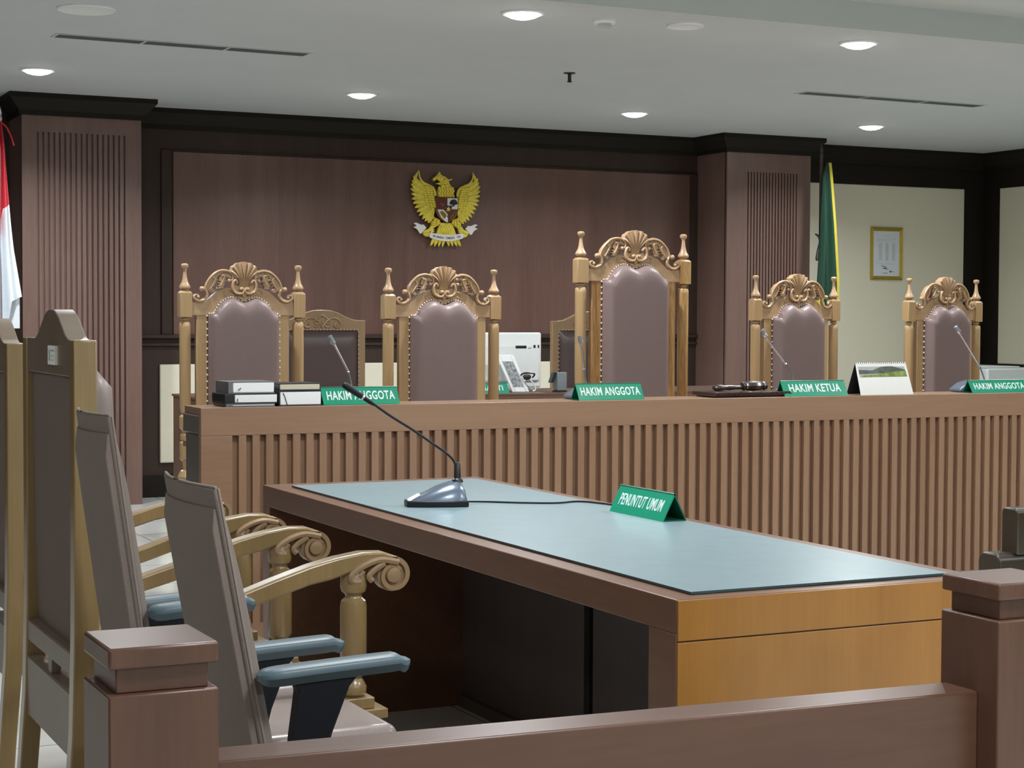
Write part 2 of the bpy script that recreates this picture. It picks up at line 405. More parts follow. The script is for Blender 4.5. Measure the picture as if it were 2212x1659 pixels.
# ================================================================ CEILING FITTINGS
def downlight(x, y, label):
    t = thing('downlight', label, 'ceiling light', (x, y, CEIL), 0, 'round recessed downlights in the ceiling')
    obj('trim_ring', MB().lathe([(0.078, 0.0), (0.098, 0.0), (0.098, -0.004), (0.090, -0.009), (0.078, -0.008)], n=32), 'white_plastic', t)
    obj('lens', MB().lathe([(0.077, 0.0), (0.077, -0.010), (0.060, -0.020), (0.035, -0.027), (0.01, -0.030)], n=32), 'lamp_glow', t)
dl_lab = ['lit round downlight at far left, above the fluted pilaster with the red and white flag',
          'lit round downlight above the left half of the dark wall, left of the eagle emblem',
          'lit round downlight in the back row, above the tallest judge chair',
          'lit round downlight above the green flag and the beige wall panel',
          'lit round downlight at the top middle, nearest the smoke detector',
          'lit round downlight at the upper right, in front of the right slot vent']
for (x, y), l in zip(DL, dl_lab): downlight(x, y, l)
def speaker(x, y, r, label):
    t = thing('ceiling_speaker', label, 'speaker', (x, y, CEIL), 0, 'round ceiling speakers')
    obj('rim', MB().lathe([(r * 0.93, 0), (r, 0), (r, -0.006), (r * 0.97, -0.010), (r * 0.93, -0.009)], n=40), 'white_plastic', t)
    obj('grille', MB().lathe([(r * 0.93, 0), (r * 0.93, -0.0045)], n=40), 'speaker_grille', t)
speaker(1.765, 7.965, 0.128, 'large round white ceiling speaker at the top left corner above the slot vent')
speaker(4.35, 7.12, 0.088, 'round ceiling speaker right of the smoke detector')
t = thing('smoke_detector', 'small white domed smoke detector on the ceiling between downlight and speaker', 'smoke detector', (3.945, 7.16, CEIL))
obj('base', MB().lathe([(0.05, 0), (0.052, -0.012), (0.046, -0.02)], n=24), 'white_plastic', t)
obj('sensor_dome', MB().lathe([(0.032, -0.018), (0.033, -0.034), (0.026, -0.046), (0.01, -0.05)], n=24), 'ceiling_paint', t)
t = thing('sprinkler', 'dark metal fire sprinkler head hanging from the middle of the ceiling', 'sprinkler', (4.627, 8.8, CEIL))
obj('escutcheon', MB().lathe([(0.034, 0), (0.033, -0.004), (0.012, -0.008)], n=20), 'dark_metal', t)
obj('nozzle', MB().lathe([(0.010, -0.004), (0.010, -0.045), (0.013, -0.047), (0.013, -0.052), (0.004, -0.052)], n=14), 'dark_metal', t)
def vent(x0, x1, y, label):
    t = thing('slot_vent', label, 'air vent', ((x0 + x1) / 2, y, CEIL), math.radians(1.5), 'long slot air vents in the ceiling')
    L = (x1 - x0) / 2; h = 0.055
    f = MB().box(-L - .012, L + .012, -h - .012, -h, -0.004, 0).box(-L - .012, L + .012, h, h + .012, -0.004, 0)
    f.box(-L - .012, -L, -h, h, -0.004, 0).box(L, L + .012, -h, h, -0.004, 0)
    for k in (-1, 1): f.box(k * L / 3 - 0.006, k * L / 3 + 0.006, -h, h, -0.005, 0)
    obj('frame', f, 'ceiling_paint', t)
    s = MB().box(-L, L, -h, h, -0.0012, 0)
    for k in range(5): s.box(-L, L, -h + 0.008 + k * 0.022, -h + 0.014 + k * 0.022, -0.004, 0)
    obj('slats', s, 'vent_grey', t)
vent(1.80, 3.09, 8.80, 'long dark slot air vent on the left of the ceiling, above the left pilaster')
vent(6.26, 7.65, 8.92, 'long dark slot air vent on the right of the ceiling between two downlights')

# ================================================================ JUDGES' BENCH
t = thing('judges_bench', 'long brown wooden judges bench with vertical slatted front', 'desk', (0, 0, 0))
BX0, BX1, BY = 1.776, 7.55, 6.20
b = MB().box(BX0, BX1, BY, BY + 0.03, 0.868, 0.970).box(BX0, 1.893, BY, BY + 0.03, PZ, 0.868).box(7.43, BX1, BY, BY + 0.03, PZ, 0.868)
obj('front_frame', b, 'bench_rail_wood', t, 0.002)
b = MB().box(1.893, 7.43, BY + 0.025, BY + 0.036, PZ, 0.868)
k = 0
while 1.9174 + 0.0515 * k + 0.024 < 7.43:
    x = 1.9174 + 0.0515 * k; b.box(x, x + 0.0275, BY + 0.001, BY + 0.026, PZ + 0.08, 0.868); k += 1
b.box(1.893, 7.43, BY + 0.001, BY + 0.03, PZ, PZ + 0.08)
obj('slatted_front', b, 'bench_wood', t)
obj('worktop', MB().box(BX0 + 0.01, BX1 - 0.01, BY + 0.03, BY + 0.25, 0.940, 0.9685), 'bench_rail_wood', t, 0.002)
b = MB().box(BX0 + 0.012, BX0 + 0.034, BY + 0.03, BY + 0.24, PZ, 0.868).box(BX0 + 0.004, BX0 + 0.03, BY + 0.03, BY + 0.25, 0.874, 0.939)
obj('side_panel', b, 'bench_side_wood', t, 0.002)
obj('side_panel', MB().box(BX1 - 0.034, BX1 - 0.012, BY + 0.04, BY + 0.24, PZ, 0.939), 'bench_side_wood', t, 0.002)

obj('writing_shelf', MB().box(BX0 + 0.10, BX1 - 0.04, BY + 0.03, BY + 0.60, 0.790, 0.815), 'bench_rail_wood', t, 0.002)

# ================================================================ CARVED JUDGE CHAIRS
def judge_chair(label, X, Y, rz, ztop, sx=1.0, sz=1.0, streak=False):
    """origin on the platform under the middle of the back; front faces -Y"""
    t = thing('judge_chair', label, 'chair', (X, Y, PZ), rz, 'carved high-back judge chairs behind the bench')
    ax = 0.000279 * sx; az = 0.0002708 * sz; Z0 = ztop - PZ
    def px(p): return (p - 1075) * 0.968 * ax
    def pz(q): return Z0 - (q - 105) * az
    def F(p, q, tt): return (px(p), tt, pz(q))
    def Fm(p, q, tt): return (-px(p), tt, pz(q))
    wd = 'oak_streaked' if streak else 'oak'
    # headboard plate with the leather-shaped cut
    half = [(1075, 478), (960, 484), (860, 500), (740, 530), (650, 570), (560, 650), (500, 705), (465, 745), (400, 752), (300, 750), (235, 742),
            (235, 955), (492, 955), (492, 938), (590, 935), (615, 885), (655, 815), (720, 745), (800, 698), (880, 680), (960, 702), (1020, 730), (1075, 745)]
    poly = [(px(p), pz(q)) for p, q in half] + [(-px(p), pz(q)) for p, q in reversed(half[1:-1])]
    obj('head_board', MB().prism(poly, -0.018, 0.018, lambda p, q, tt: (p, tt, q)), 'oak_carved', t, 0.003)
    zs = pz(955); zseat = 0.50
    for s in (-1, 1):
        obj('stile', MB().box(s * abs(px(308)), s * abs(px(490)), -0.015, 0.015, zseat - 0.09, zs + 0.002), wd, t, 0.004)
    # leather pad
    top = [(0, 745), (60, 728), (115, 700), (155, 684), (195, 677), (235, 682), (275, 697), (320, 718), (355, 742), (395, 782), (425, 820), (455, 868), (478, 908), (487, 932), (500, 937), (540, 938), (583, 940)]
    cols = [-a for a, _ in reversed(top)] + [a for a, _ in top[1:]]
    zb = zseat + 0.05
    rows = []
    N = 22
    for i in range(N + 1):
        row = []
        for cxx in cols:
            xt = cxx * 0.968 * ax; zt = pz(interp(top, abs(cxx)))
            tt = i / N; tt = tt ** 1.6 if tt < 1 else 1.0
            z = zt + (zb - zt) * tt
            dx = (583 * 0.968 * ax - abs(xt)); dz = min(zt - z, z - zb)
            # distance to curved shoulder
            d = min(dx, dz * 0.8 if abs(cxx) < 500 else dx)
            if abs(cxx) < 583 and abs(cxx) > 440: d = min(dx, max(0, (pz(938) - z)) + 0.3 * dx)
            y = -0.020 - 0.018 * (d > 0.0005) - 0.036 * sx * (1 - math.exp(-max(d, 0) / 0.012))
            row.append((xt, y, z))
        rows.append(row)
    b = MB(); b.grid(rows)
    bk = [[(p[0], -0.012, p[2]) for p in r] for r in rows]
    b.grid([[rows[0][j] for j in range(len(cols))], [bk[0][j] for j in range(len(cols))]])
    b.grid([[r[0] for r in rows], [r[0] for r in bk]]); b.grid([[r[-1] for r in rows], [r[-1] for r in bk]])
    b.grid(bk)
    obj('leather_pad', b, 'leather', t, angle=75)
    # rear board
    obj('rear_board', MB().box(px(500), -px(500), 0.004, 0.014, zb - 0.02, pz(860)), wd, t)
    # nail heads
    b = MB(); prev = None; acc = 0
    for a, q in top:
        p = (a * 0.968 * ax, pz(q - 14))
        if prev:
            d = math.hypot(p[0] - prev[0], p[1] - prev[1]); n = max(1, int(d / (0.019 * sx)))
            for k in range(n):
                u = (k + 0.5) / n; xx = prev[0] + (p[0] - prev[0]) * u; zz = prev[1] + (p[1] - prev[1]) * u
                for s in (-1, 1): b.ball((s * xx, -0.022, zz), 0.0042, 6)
        prev = p
    zz = pz(960)
    while zz > zb:
        for s in (-1, 1): b.ball((s * 598 * 0.968 * ax, -0.020, zz), 0.0044, 6)
        zz -= 0.028
    obj('nail_trim', b, 'nail_metal', t)
    # turned posts
    pxx = 935 * 0.968 * ax; blk = 95 * ax
    for s in (-1, 1):
        c = s * pxx
        b = MB()
        zt, zbk = pz(600), pz(985)
        b.box(c - blk, c + blk, -blk * 0.9, blk * 0.9, zbk, zt)
        # chamfered cap
        k = blk * 0.62
        b.add([(c - blk, -blk * .9, zt), (c + blk, -blk * .9, zt), (c + blk, blk * .9, zt), (c - blk, blk * .9, zt),
               (c - k, -k, pz(570)), (c + k, -k, pz(570)), (c + k, k, pz(570)), (c - k, k, pz(570))],
              [(0, 1, 5, 4), (1, 2, 6, 5), (2, 3, 7, 6), (3, 0, 4, 7), (4, 5, 6, 7), (3, 2, 1, 0)])
        r = blk * 0.92
        arm = 0.79 + (0.0 if ztop < 1.6 else 0.02)
        prof = [(r * .5, zbk + .001), (r * .62, pz(1000)), (r * .8, pz(1012)), (r * .75, pz(1025)), (r * .45, pz(1035)), (r * .5, pz(1050)), (r * .85, pz(1062)), (r, pz(1085)), (r, pz(1150)),
                (r * .98, arm + 0.02), (r * .8, arm), (r * .45, arm - .006), (r * .8, arm - .012), (r * 1.05, arm - .02), (r * 1.05, arm - .065), (r * .7, arm - .073), (r * .5, arm - .085),
                (r * .85, arm - .095), (r * .85, arm - .115), (r * .6, arm - .12), (r * 1.0, arm - .13), (r * 1.0, arm - .20), (r * .6, arm - .208), (r * .5, arm - .245),
                (r * .9, arm - .25), (r * 1.35, arm - .275), (r * 1.2, arm - .29), (r * .6, arm - .30), (r * .7, arm - .40), (r * .75, 0.06), (r * 1.0, 0.05), (r * .9, 0.0)]
        b.lathe(prof, (c, 0, 0), 16)
        obj('post', b, wd if s > 0 or not streak else 'oak', t, 0.002)
        f = MB().lathe([(k * .8, pz(572)), (k * .95, pz(562)), (k * .7, pz(550)), (85 * ax * .8, pz(540)), (85 * ax, pz(520)), (86 * ax, pz(500)), (70 * ax, pz(470)), (50 * ax, pz(430)), (36 * ax, pz(370)), (28 * ax, pz(300)), (24 * ax, pz(245)),
                        (34 * ax, pz(232)), (28 * ax, pz(224)), (50 * ax, pz(205)), (57 * ax, pz(185)), (55 * ax, pz(160)), (38 * ax, pz(145)), (12 * ax, pz(140))], (c, 0, 0), 16)
        obj('finial', f, 'oak_carved', t)
    # ---- carved crest
    b = MB()
    y0 = -0.020
    # shell
    NS, NT = 42, 9; fr = []
    for i in range(NT + 1):
        tt = i / NT; row = []
        for j in range(NS + 1):
            s = -1 + 2 * j / NS; a = s * math.radians(100)
            lob = abs(math.cos(s * PI * 3.5))
            rr = 1 + 0.055 * lob
            ox = 205 * math.sin(a) * rr; oq = 268 - 158 * math.cos(a) * rr
            bx, bq = 74 * s, 492
            cx_, cq = 62 * s, 345
            X_ = (1 - tt) ** 2 * bx + 2 * tt * (1 - tt) * cx_ + tt * tt * ox
            Q_ = (1 - tt) ** 2 * bq + 2 * tt * (1 - tt) * cq + tt * tt * oq
            yy = -0.010 - 0.012 * math.sin(tt * PI * 0.75) - tt * 0.012 * lob + 0.004
            row.append((X_ * ax, y0 + yy + 0.008, pz(Q_)))
        fr.append(row)
    b.grid(fr)
    bk = [[(p[0], 0.006, p[2]) for p in r] for r in fr]
    b.grid(bk); b.grid([fr[-1], bk[-1]]); b.grid([fr[0], bk[0]]); b.grid([[r[0] for r in fr], [r[0] for r in bk]]); b.grid([[r[-1] for r in fr], [r[-1] for r in bk]])
    for f in (F, Fm):
        def path(pts, rad, y=y0 - 0.002, fl=1.3, sub=4):
            P = smooth_path([f(p, q, y) for p, q in pts], sub)
            if hasattr(rad, '__len__'):
                n = len(P); R_ = [interp(list(zip([k / (len(rad) - 1) for k in range(len(rad))], rad)), i / (n - 1)) * sx for i in range(n)]
            else: R_ = rad * sx
            b.tube(P, R_, 7, flat=fl)
        def knob(p, q, r, y=y0 - 0.004): b.ball(f(p, q, y), r * sx, 10, sc=(1, 1.2, 1))
        def leaf(poly, ya, yb): b.prism([(p, q) for p, q in poly], ya, yb, f)
        # big arch
        path([(845, 405), (885, 385), (893, 335), (865, 285), (800, 252), (720, 246), (630, 272), (550, 335), (488, 410), (452, 490), (445, 545)], [.004, .005, .006, .0065, .006, .005, .0035], y0 - 0.003)
        leaf([(452, 520), (470, 440), (520, 370), (580, 310), (660, 275), (740, 262), (700, 300), (660, 335), (640, 370), (655, 390), (620, 410), (632, 445), (596, 455), (600, 490), (562, 500), (575, 535), (610, 560), (570, 592), (530, 565), (495, 560)], -0.022, 0.004)
        leaf([(700, 312), (745, 292), (800, 296), (850, 322), (872, 360), (840, 345), (800, 330), (768, 345), (770, 385), (790, 415), (750, 425), (760, 460), (735, 490), (745, 520), (700, 530), (640, 525), (670, 500), (630, 480), (680, 465), (640, 440), (700, 425), (662, 400), (672, 350)], -0.026, 0.004)
        path([(700, 320), (745, 330), (740, 380), (722, 430), (690, 490)], [.0035, .004, .003], y0 - 0.008)
        path([(560, 345), (600, 380), (590, 430), (550, 500), (520, 540)], [.003, .004, .003], y0 - 0.004)
        knob(835, 405, .0085)
        # small S scroll beside the post
        path([(385, 535), (430, 530), (468, 575), (478, 640), (440, 700), (370, 730), (305, 715), (262, 672), (295, 632), (340, 640), (350, 670)], [.0085, .008, .008, .0085, .007, .0045, .003], y0 + 0.004)
        knob(392, 535, .011, y0); knob(335, 665, .007, y0)
        # centre C scroll
        path([(955, 430), (925, 395), (893, 430), (882, 500), (905, 570), (965, 605), (1035, 602), (1062, 555), (1040, 520), (1010, 530)], [.006, .0065, .007, .0075, .006, .0045], y0 - 0.010)
        knob(1020, 535, .0085, y0 - 0.010); knob(950, 432, .007, y0 - 0.008)
        leaf([(905, 470), (960, 480), (1010, 510), (1050, 520), (1060, 590), (1000, 605), (930, 590), (895, 540)], -0.026, -0.010)
        # relief leaves on the board
        path([(785, 650), (762, 610), (775, 560), (830, 535), (885, 560)], [.0025, .004, .004, .003], -0.020, 0.8)
        path([(800, 630), (850, 612), (920, 640), (1000, 655)], [.0025, .003, .0035, .003], -0.020, 0.8)
        path([(985, 655), (1030, 690), (1075, 722)], [.004, .0045, .004], -0.021, 0.8)
    b.prism([(1075, 595), (1112, 635), (1075, 672), (1038, 635)], -0.030, -0.016, lambda p, q, tt: (px(p), tt, pz(q)))
    b.prism([(1075, 655), (1150, 655), (1075, 735), (1000, 655)], -0.024, -0.016, lambda p, q, tt: (px(p), tt, pz(q)))
    obj('crest_carving', b, 'oak_carved', t, angle=50)
    # seat, apron, arms and front legs
    W = pxx
    b = MB().box(-W + 0.01, W - 0.01, -0.47, 0.0, zseat - 0.10, zseat - 0.02)
    obj('seat_frame', b, 'oak', t, 0.006)
    obj('seat', MB().box(-W + 0.03, W - 0.03, -0.46, -0.03, zseat - 0.02, zseat + 0.04), 'leather', t, 0.02, 3)
    for s in (-1, 1):
        obj('front_leg', MB().lathe([(.018, 0), (.024, .05), (.016, .08), (.024, .18), (.028, .26), (.018, .30), (.028, .33), (.028, zseat - .10)], (s * (W - .03), -0.43, 0), 14), 'oak', t)
        obj('arm_post', MB().lathe([(.022, zseat - .03), (.018, zseat + .02), (.022, zseat + .1), (.016, zseat + .16), (.024, zseat + .20)], (s * (W - .03), -0.36, 0), 14), 'oak', t)
        P = smooth_path([(s * (W - .01), -0.01, arm - .02), (s * (W - .01), -0.12, arm - .05), (s * (W - .02), -0.28, arm - .055), (s * (W - .03), -0.40, arm - .05), (s * (W - .03), -0.44, arm - .08)], 4)
        obj('armrest', MB().tube(P, .022, 10, up=(0, 0, 1), flat=.8), 'oak', t)
    return t
judge_chair('carved high-back oak chair at the left end of the bench, behind the stacked books', 2.304, 7.4, 0.0, 1.532)
judge_chair('carved high-back oak chair below the eagle emblem, left of the white monitor', 3.242, 7.4, 0.0, 1.528, 1.035)
judge_chair('tallest carved oak judge chair with streaked wood stiles, in the middle of the bench', 4.238, 7.4, 0.0, 1.716, 1.115, 1.06, True)
judge_chair('carved high-back oak chair in front of the green flag, behind the HAKIM KETUA sign', 5.176, 7.4, math.radians(4), 1.522, 0.985, 0.98)
judge_chair('rightmost carved high-back oak chair, right of the desk calendar', 6.112, 7.4, math.radians(8), 1.520, 1.0, 0.98)

# ================================================================ LOW CHAIRS BEHIND THE CLERK DESK
def low_chair(label, X, Y, rz=0.0):
    t = thing('clerk_chair', label, 'chair', (X, Y, PZ), rz, 'low-back carved chairs behind the clerk desk')
    h = 0.27
    half = [(0, 1.238), (.05, 1.236), (.10, 1.222), (.145, 1.200), (.19, 1.183), (.225, 1.178), (h, 1.178), (h, 0.38), (.225, 0.38), (.225, 1.118), (0, 1.118)]
    poly = [(x, z) for x, z in half[:-1]] + [(.0, 1.118)]
    full = poly + [(-x, z) for x, z in reversed(half[1:-1])]
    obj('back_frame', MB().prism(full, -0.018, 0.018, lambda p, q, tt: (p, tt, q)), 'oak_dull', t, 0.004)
    rows = []
    for i in range(13):
        z = 1.118 - (1.118 - 0.50) * i / 12; r = []
        for j in range(13):
            x = -.225 + .45 * j / 12; d = min(.225 - abs(x), 1.118 - z, z - .50)
            r.append((x, -0.012 - 0.022 * (1 - math.exp(-d / .012)), z))
        rows.append(r)
    obj('leather_pad', MB().grid(rows, thick=(0, 0.02, 0)), 'leather_dark', t, angle=70)
    b = MB()
    for k in range(22):
        b.ball((-.22 + .44 * k / 21, -0.02, 1.122), .0038, 6)
        for s in (-1, 1): b.ball((s * .226, -0.02, 1.11 - .026 * k), .0038, 6)
    obj('nail_trim', b, 'nail_metal', t)
    b = MB()
    for s in (-1, 1):
        for pts, r in (([(.0, 1.135), (.02, 1.165), (.055, 1.19), (.095, 1.185), (.115, 1.155), (.095, 1.135), (.075, 1.145), (.085, 1.16)], .0075),
                       ([(.0, 1.21), (.02, 1.195), (.045, 1.175), (.04, 1.155), (.02, 1.16), (.02, 1.172)], .006),
                       ([(.0, 1.17), (.025, 1.14), (.05, 1.14)], .006)):
            b.tube(smooth_path([(s * x, -0.019, z) for x, z in pts], 4), r, 7)
    b.ball((0, -0.02, 1.205), .010, 8)
    obj('crest_carving', b, 'oak_dull', t)
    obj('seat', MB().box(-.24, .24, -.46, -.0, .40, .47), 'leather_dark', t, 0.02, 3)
    for x in (-1, 1):
        for y in (-.43, 0):
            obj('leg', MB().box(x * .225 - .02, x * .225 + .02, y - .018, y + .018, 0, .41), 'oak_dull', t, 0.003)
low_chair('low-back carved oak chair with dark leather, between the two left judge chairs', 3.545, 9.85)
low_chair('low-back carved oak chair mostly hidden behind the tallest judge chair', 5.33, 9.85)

# ================================================================ CLERK DESK AND ITS THINGS
DY = 9.10; DZ = 0.866
t = thing('clerk_desk', 'plain brown clerk desk behind the judge chairs', 'desk', (0, 0, 0))
obj('worktop', MB().box(2.617, 6.3, DY, DY + 0.62, DZ - 0.012, DZ), 'desk_wood', t, 0.002)
obj('front_panel', MB().box(2.622, 6.295, DY + 0.004, DY + 0.03, PZ, DZ - 0.012), 'desk_wood', t)
obj('side_panel', MB().box(2.622, 2.647, DY + 0.03, DY + 0.6, PZ, DZ - 0.012), 'desk_wood', t)
obj('side_panel', MB().box(6.27, 6.295, DY + 0.03, DY + 0.6, PZ, DZ - 0.012), 'desk_wood', t)
# monitor (seen from behind)
t = thing('computer_monitor', 'white computer monitor seen from behind on the clerk desk', 'monitor', (4.41, DY + 0.24, DZ))
x1, x0, z1, z0 = 0.325, -0.22, 0.345, 0.02
b = MB().box(x0, x1, 0.0, 0.035, z0, z1)
obj('rear_cover', b, 'bright_plastic', t, 0.012, 3)
obj('rear_bulge', MB().box(x0 + 0.03, x1 - 0.02, -0.02, 0.0, 0.06, z1 - 0.07), 'white_plastic', t, 0.01, 3)
b = MB().box(0.145, 0.215, -0.022, -0.018, 0.252, 0.268)
for xx, ww in ((0.262, 0.012), (0.29, 0.008), (0.312, 0.005)): b.box(xx - 0.0, xx + ww, -0.022, -0.018, 0.254, 0.272)
b.box(0.226, 0.246, -0.022, -0.019, 0.252, 0.255)
obj('ports', b, 'cover_black', t)
obj('stand', MB().box(-0.05, 0.09, 0.0, 0.03, 0.0, 0.03).box(-0.10, 0.12, -0.06, 0.10, 0.0, 0.012), 'white_plastic', t, 0.004)
b = MB()
pp = text_part('printed_mark', 'S', 0.20, 'red_mark', t, (-0.150, -0.021, 0.165), (PI / 2, 0, 0), 0.8, 0.01)
# sign on the clerk desk
def tent(name, label, X, Y, Z, L, rz, word, hgt=0.066, dep=0.072, size=0.050, group='green three-sided name signs', narrow=0.620, shear=0.0, hskew=0.0, bold=.020):
    t = thing(name, label, 'sign', (X, Y, Z), rz, group)
    th = 0.004
    # two leaning plates and a base plate, open at the ends
    a = dep / 2
    def plate(y0, z0, y1, z1):
        d = Vector((0, y1 - y0, z1 - z0)).normalized(); n = Vector((0, -d.z, d.y)) * th
        if n.y * y0 < 0: n = -n
        p = [(y0, z0), (y1, z1), (y1 - n.y, z1 - abs(n.z)), (y0 - n.y, z0)]
        return MB().prism(p, -L / 2, L / 2, lambda u, v, tt: (tt, u, v))
    obj('front_plate', plate(-a, 0.0, 0.0, hgt), 'sign_green', t)
    obj('rear_plate', plate(a, 0.0, 0.0, hgt), 'sign_green_dark', t)
    obj('base_plate', MB().box(-L / 2, L / 2, -a + th, a - th, 0.0, 0.003), 'sign_green_dark', t)
    tilt = math.atan2(hgt, a)
    text_part('lettering', word, size, 'letter_white', t, (0, -a / 2 - 0.0012 * math.sin(tilt), hgt / 2 - 0.001), (tilt, 0, 0), narrow, bold, 0.0005, shear)
    return t
tent('name_sign', 'small green name sign on the clerk desk, half hidden behind a judge chair post', 4.262, DY + 0.06, DZ, 0.32, 0, 'PENGGANTI', 0.060, 0.07, 0.044, narrow=1.0)
# leaning white frame
t = thing('photo_frame', 'white frame with grey picture leaning on the clerk desk before the monitor', 'picture frame', (4.455, DY + 0.10, DZ + 0.002), 0)
def lean(p, q, tt):    # p across, q up the frame
    return (p + 0.020 + (0.225 - q) * 0.40 - 0.035, tt + q * 0.18, q)
def ringp(w, h, r):
    pts = []
    for cx_, cy_, a0 in ((w - r, h - r, 0), (-w + r, h - r, 90), (-w + r, r, 180), (w - r, r, 270)):
        for k in range(5):
            a = math.radians(a0 + 22.5 * k); pts.append((cx_ + r * math.cos(a), cy_ + r * math.sin(a)))
    return pts
FW, FH = 0.055, 0.215
b = MB()
b.box(-FW, -FW + .020, 0, 1, 0, FH, T=lambda P: lean(P[0], P[2], -0.006 if P[1] == 0 else 0.006))
b.box(FW - .022, FW, 0, 1, 0, FH, T=lambda P: lean(P[0], P[2], -0.006 if P[1] == 0 else 0.006))
b.box(-FW + .020, FW - .022, 0, 1, FH - .04, FH, T=lambda P: lean(P[0], P[2], -0.006 if P[1] == 0 else 0.006))
b.box(-FW + .020, FW - .022, 0, 1, 0, .028, T=lambda P: lean(P[0], P[2], -0.006 if P[1] == 0 else 0.006))
obj('frame', b, 'bright_plastic', t, 0.004)
obj('picture', MB().box(-FW + .019, FW - .021, 0, 1, .027, FH - .039, T=lambda P: lean(P[0], P[2], -0.002 if P[1] == 0 else 0.003)), 'photo_grey', t)
obj('back_stay', MB().box(-.012, .012, 0, 1, 0, .14, T=lambda P: (P[0] + 0.07 - P[2] * 0.35, 0.07 - P[2] * .25 + (0 if P[1] == 0 else 0.006), P[2])), 'white_plastic', t)
# headset / cable coil
t = thing('headset', 'small white and black headset standing beside the leaning white frame', 'headset', (4.585, DY + 0.10, DZ))
b = MB().tube(smooth_path([(-.055, 0, .10), (-.035, 0, .11), (0, 0, .112), (.035, 0, .105), (.02, 0, .085)], 4), .005, 6)
obj('headband', b, 'cover_black', t)
obj('ear_cup', MB().ball((-.015, 0, .088), .018, 10, sc=(1.6, .6, 1)), 'cover_black', t)
obj('cable', MB().tube(smooth_path([(-.045, 0, .09), (-.03, .0, .06), (.005, 0, .02), (.035, 0, .01), (.04, 0, .03), (.01, 0, .07), (-.015, 0, .08), (-.03, 0, .06), (0, 0, .025), (.03, 0, .005)], 4), .004, 6), 'bright_plastic', t)
# small grey device
t = thing('desk_box', 'small upright grey box with black side, left of the tallest judge chair', 'box', (4.775, DY + 0.08, DZ))
obj('body', MB().box(-.028, .036, -.02, .03, .008, .115), 'grey_plastic', t, 0.004)
obj('side_flap', MB().prism([(-.029, .115), (-.045, .115), (-.068, .055), (-.050, .055)], -.015, .02, lambda p, q, tt: (p, tt, q)), 'cover_black', t)
obj('foot', MB().box(-.034, .034, -.022, .032, 0, .008), 'cover_black', t)

# ================================================================ THINGS ON THE BENCH
BZ = 0.970
def book(label, X, Y, Z, L, D, H, cover, pages, rz=0.0, group=None, spine='left', slack=0.006):
    t = thing('book', label, 'book', (X, Y, Z), rz, 'law books stacked at the left end of the bench')
    c = 0.0025
    b = MB().box(-L / 2, L / 2, -D / 2, D / 2, 0, c).box(-L / 2, L / 2, -D / 2, D / 2, H - c, H)
    b.box(-L / 2, -L / 2 + c, -D / 2, D / 2, c, H - c)
    if spine == 'back': b.box(-L / 2, L / 2, D / 2 - c, D / 2, c, H - c)
    obj('cover', b, cover, t, 0.0008)
    obj('pages', MB().box(-L / 2 + (0.030 if spine == 'left' else 0.004), L / 2 - 0.003, -D / 2 + 0.003, D / 2 - 0.003, c, H - c), pages, t, 0.001)
    return t
bk1 = 'in the left pile beside the carved chair'
def bookx(label, x0, x1, y0, y1, z0, z1, cover, pages, px0=None, wrap=False):
    """fore edge of the pages faces the public; black boards wrap left and behind"""
    t = thing('book', label, 'book', ((x0 + x1) / 2, (y0 + y1) / 2, z0), 0, 'law books stacked at the left end of the bench')
    L, D, H = (x1 - x0), (y1 - y0), z1 - z0; c = 0.003
    pl = (px0 - (x0 + x1) / 2) if px0 else -L / 2 + 0.004
    b = MB().box(-L / 2, L / 2, -D / 2, D / 2, 0, c).box(-L / 2, L / 2, -D / 2, D / 2, H - c, H)
    b.box(-L / 2, L / 2, D / 2 - c, D / 2, c, H - c)
    obj('cover', b, cover, t, 0.0008)
    if px0: obj('spine', MB().box(-L / 2, pl - 0.001, -D / 2, D / 2 - c, c, H - c), cover, t, 0.002)
    obj('pages', MB().box(pl, L / 2 - 0.002, -D / 2 + (0.0 if wrap else 0.001), D / 2 - c, c, H - c), pages, t, 0.003)
    return t
bookx('thin white-edged book at the bottom of the left pile on the bench', 1.880, 2.066, 6.235, 6.40, BZ, BZ + 0.0105, 'cover_grey', 'page_white', 1.905)
bookx('black book with pale grey pages in the middle of the left pile on the bench', 1.876, 2.078, 6.24, 6.40, BZ + 0.011, BZ + 0.047, 'cover_black', 'page_white', 1.915)
bookx('white-paged book in a clear grey wrapper on top of the left pile', 1.890, 2.066, 6.24, 6.40, BZ + 0.0475, BZ + 0.091, 'cover_grey', 'page_white', 1.908)
bookx('thick black book with white pages and ribbon at the bottom of the right pile', 2.080, 2.246, 6.235, 6.41, BZ, BZ + 0.055, 'cover_black', 'page_white', 2.086)
bookx('cream-paged book on top of the thick black book, in the right pile', 2.082, 2.243, 6.24, 6.40, BZ + 0.0555, BZ + 0.083, 'cover_black', 'page_cream', 2.086)
def book_mark(name, x, z, pts, mat, r):
    bk = [o for o in bpy.data.objects if o.get('label') == name][0]
    P = [(px_ - bk.location.x, 6.2335 - bk.location.y, pz_ - bk.location.z) for px_, pz_ in pts]
    obj('page_mark', MB().tube(P, r, 5), mat, bk)
book_mark('thick black book with white pages and ribbon at the bottom of the right pile', 0, 0, [(2.096, BZ + .048), (2.102, BZ + .036), (2.112, BZ + .004)], 'cover_black', .0014)
book_mark('black book with pale grey pages in the middle of the left pile on the bench', 0, 0, [(1.923, BZ + .030), (1.923, BZ + .018)], 'cover_black', .0016)
book_mark('white-paged book in a clear grey wrapper on top of the left pile', 0, 0, [(1.925, BZ + .060), (1.936, BZ + .068)], 'cover_black', .0016)
